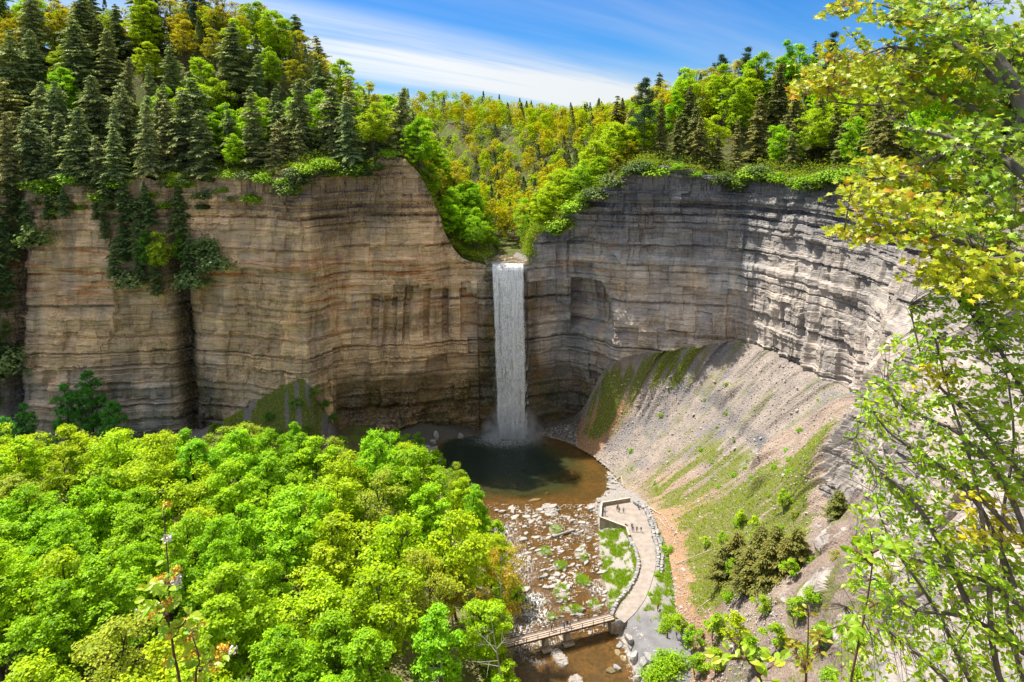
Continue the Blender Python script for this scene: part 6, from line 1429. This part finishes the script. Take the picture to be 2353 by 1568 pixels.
shoot('flowering_shrub', 'slender shrub shoot with oval leaves and faded orange flower clusters', [[(436, 1760), (413, 1568), (401, 1510), (394, 1462), (386, 1416), (389, 1341), (381, 1242), (376, 1176)], [(470, 1760), (450, 1568), (458, 1518), (445, 1470), (437, 1446)], [(458, 1542), (480, 1525), (515, 1497)], [(394, 1462), (415, 1440), (434, 1419)], [(388, 1350), (368, 1345), (345, 1350)], [(386, 1416), (360, 1400), (348, 1395)]], 3.6, 125, .062, (.26, .52, .03), (.52, .64, .03), 34, 6)
shoot('sapling_shoot', 'reddish stemmed sapling with paired bright leaves below the young tree', [[(1930, 1760), (1955, 1568), (1985, 1420), (2005, 1290), (2000, 1222)], [(1990, 1400), (2030, 1380), (2070, 1385)], [(1975, 1460), (1930, 1440), (1905, 1450)], [(2003, 1300), (1975, 1270), (1960, 1262)], [(2003, 1270), (2040, 1255), (2065, 1262)]], 5.0, 84, .085, (.24, .46, .02), (.40, .56, .015))
shoot('sapling_shoot', 'curved thin shoot with broad pale leaves at the bottom edge', [[(1800, 1760), (1750, 1568), (1720, 1520), (1685, 1475), (1664, 1446)], [(1740, 1555), (1775, 1530), (1790, 1520)], [(1715, 1512), (1680, 1515), (1660, 1520)]], 4.6, 34, .085, (.30, .50, .02), (.55, .60, .03))
shoot('sapling_shoot', 'upright shoot with curled yellow olive leaves left of the reddish sapling', [[(1850, 1760), (1852, 1568), (1856, 1490), (1858, 1400)], [(1852, 1540), (1830, 1500), (1832, 1470)], [(1854, 1530), (1880, 1490), (1885, 1460)]], 4.8, 60, .06, (.38, .38, .03), (.52, .46, .05))

# ---------------------------------------------------------------- labels
ORD = 'first second third fourth fifth sixth seventh eighth ninth tenth eleventh twelfth thirteenth fourteenth fifteenth sixteenth seventeenth eighteenth nineteenth twentieth'.split()
def ordinal(n):
    if n <= 20: return ORD[n - 1]
    tens = ['', '', 'twenty', 'thirty', 'forty', 'fifty', 'sixty'][n // 10]
    return {20: 'twentieth', 30: 'thirtieth', 40: 'fortieth', 50: 'fiftieth', 60: 'sixtieth'}[n] if n % 10 == 0 else tens + '-' + ORD[n % 10 - 1]
def where(q):
    r_, x, y = q['region'], q['x'], q['y']
    if r_ == 'valley': return 'on the far edge of the valley wood' if y > 168 else 'in the middle of the valley wood' if y > 140 else 'in the nearer valley wood' if y > 116 else 'at the bottom edge of the valley wood'
    if r_ == 'leftrim': d = rim_depth(x, y); return 'at the left cliff edge' if d < 12 else 'on the slope above the left cliff' if d < 34 else 'along the left skyline'
    if r_ == 'rightrim': d = max(y - 245, x - 100); return 'at the right cliff edge' if d < 10 else 'behind the right cliff edge' if d < 28 else 'along the right skyline'
    if r_ == 'gorge': return 'on the left of the notch' if x < -1 else 'on the right of the notch'
    return {'foot': 'in shade below the left cliff', 'leftsky': 'standing above the left skyline', 'rightsky': 'standing above the right skyline', 'midsky': 'above the far wooded skyline', 'lbank': 'on the left creek bank', 'bank': 'beside the path and bridge', 'slope': 'on the lower right slope', 'scree': 'on the sunlit scree', 'ledge': 'on the overgrown ledge of the left cliff', 'leftedge': 'hanging over the left cliff rim', 'rightedge': 'hanging over the right cliff rim'}[r_]
buck = {}
for q in PLANTS: buck.setdefault((q['cw'], q['kind'], where(q)), []).append(q)
GN = {'broadleaf_tree': 'broadleaf trees', 'hemlock_tree': 'hemlocks', 'pine_tree': 'pines', 'shrub': 'bushes', 'hanging_shrub': 'bushes', 'sapling': 'saplings', 'cedar_tree': 'cedars'}
CT = {'broadleaf_tree': 'tree', 'hemlock_tree': 'tree', 'pine_tree': 'tree', 'shrub': 'bush', 'hanging_shrub': 'bush', 'sapling': 'tree', 'cedar_tree': 'tree'}
for (cw_, kd, wh), L in buck.items():
    L.sort(key=lambda q: float(proj((q['x'], q['y'], q['z'] + q['h'] * .5))[0])); n = len(L); nm = kd.replace('_', ' ')
    for k, q in enumerate(L):
        pos = '' if n == 1 else ', leftmost such one' if k == 0 else ', rightmost such one' if k == n - 1 else ', %s from the left' % ordinal(k + 1)
        tag(q['o'], '%s %s %s%s' % (cw_, nm, wh.replace('on the far edge of the valley wood', 'at the far valley wood edge').replace('at the bottom edge of the valley wood', 'at the bottom valley wood edge').replace('in the middle of the valley wood', 'in the middle valley wood').replace('on the slope above the left cliff', 'above the left cliff slope').replace('on the overgrown ledge of the left cliff', 'on the left cliff ledge'), pos), CT[kd], GN[kd] + ' ' + wh.split(',')[0])

for q in PLANTS:
    if len(q['o']['label'].split()) > 16: print('LONG', q['o']['label'])
zone = {}
for o_, reg, x, y, s_ in SREC:
    if reg == 'creek':
        l, r = float(xl(y)), float(xr(y)); q = (x - l) / (r - l)
        z1 = 'just below the pool' if y > 182 else 'level with the platform' if y > 172 else 'beside the walkers on the path' if y > 162 else 'by the grassy islands' if y > 152 else 'just upstream of the bridge'
        key = ('large pale slab' if s_ > 1.5 else 'mid sized pale slab' if s_ > 1.05 else 'small pale stone', z1, 'left channel' if q < .4 else 'mid creek' if q < .72 else 'right side')
    else: key = {'shore': ('pale broken slab', 'on the right shore of the pool', ''), 'abut': ('grey block', 'on the dark bank below the bridge', ''), 'lshore': ('dark block', 'on the left shore of the pool', ''), 'bank': ('brown boulder', 'on the bank beside the leafy bushes', '')}[reg]
    zone.setdefault(key, []).append((float(proj((x, y, 0))[0]), o_))
for key, L in zone.items():
    L.sort(key=lambda q: q[0]); n = len(L)
    for k, (_, o_) in enumerate(L):
        pos = '' if n == 1 else ', leftmost' if k == 0 else ', rightmost' if k == n - 1 else ', %s from the left' % ordinal(k + 1)
        tag(o_, ('%s %s %s' % key).strip() + pos, 'stone')
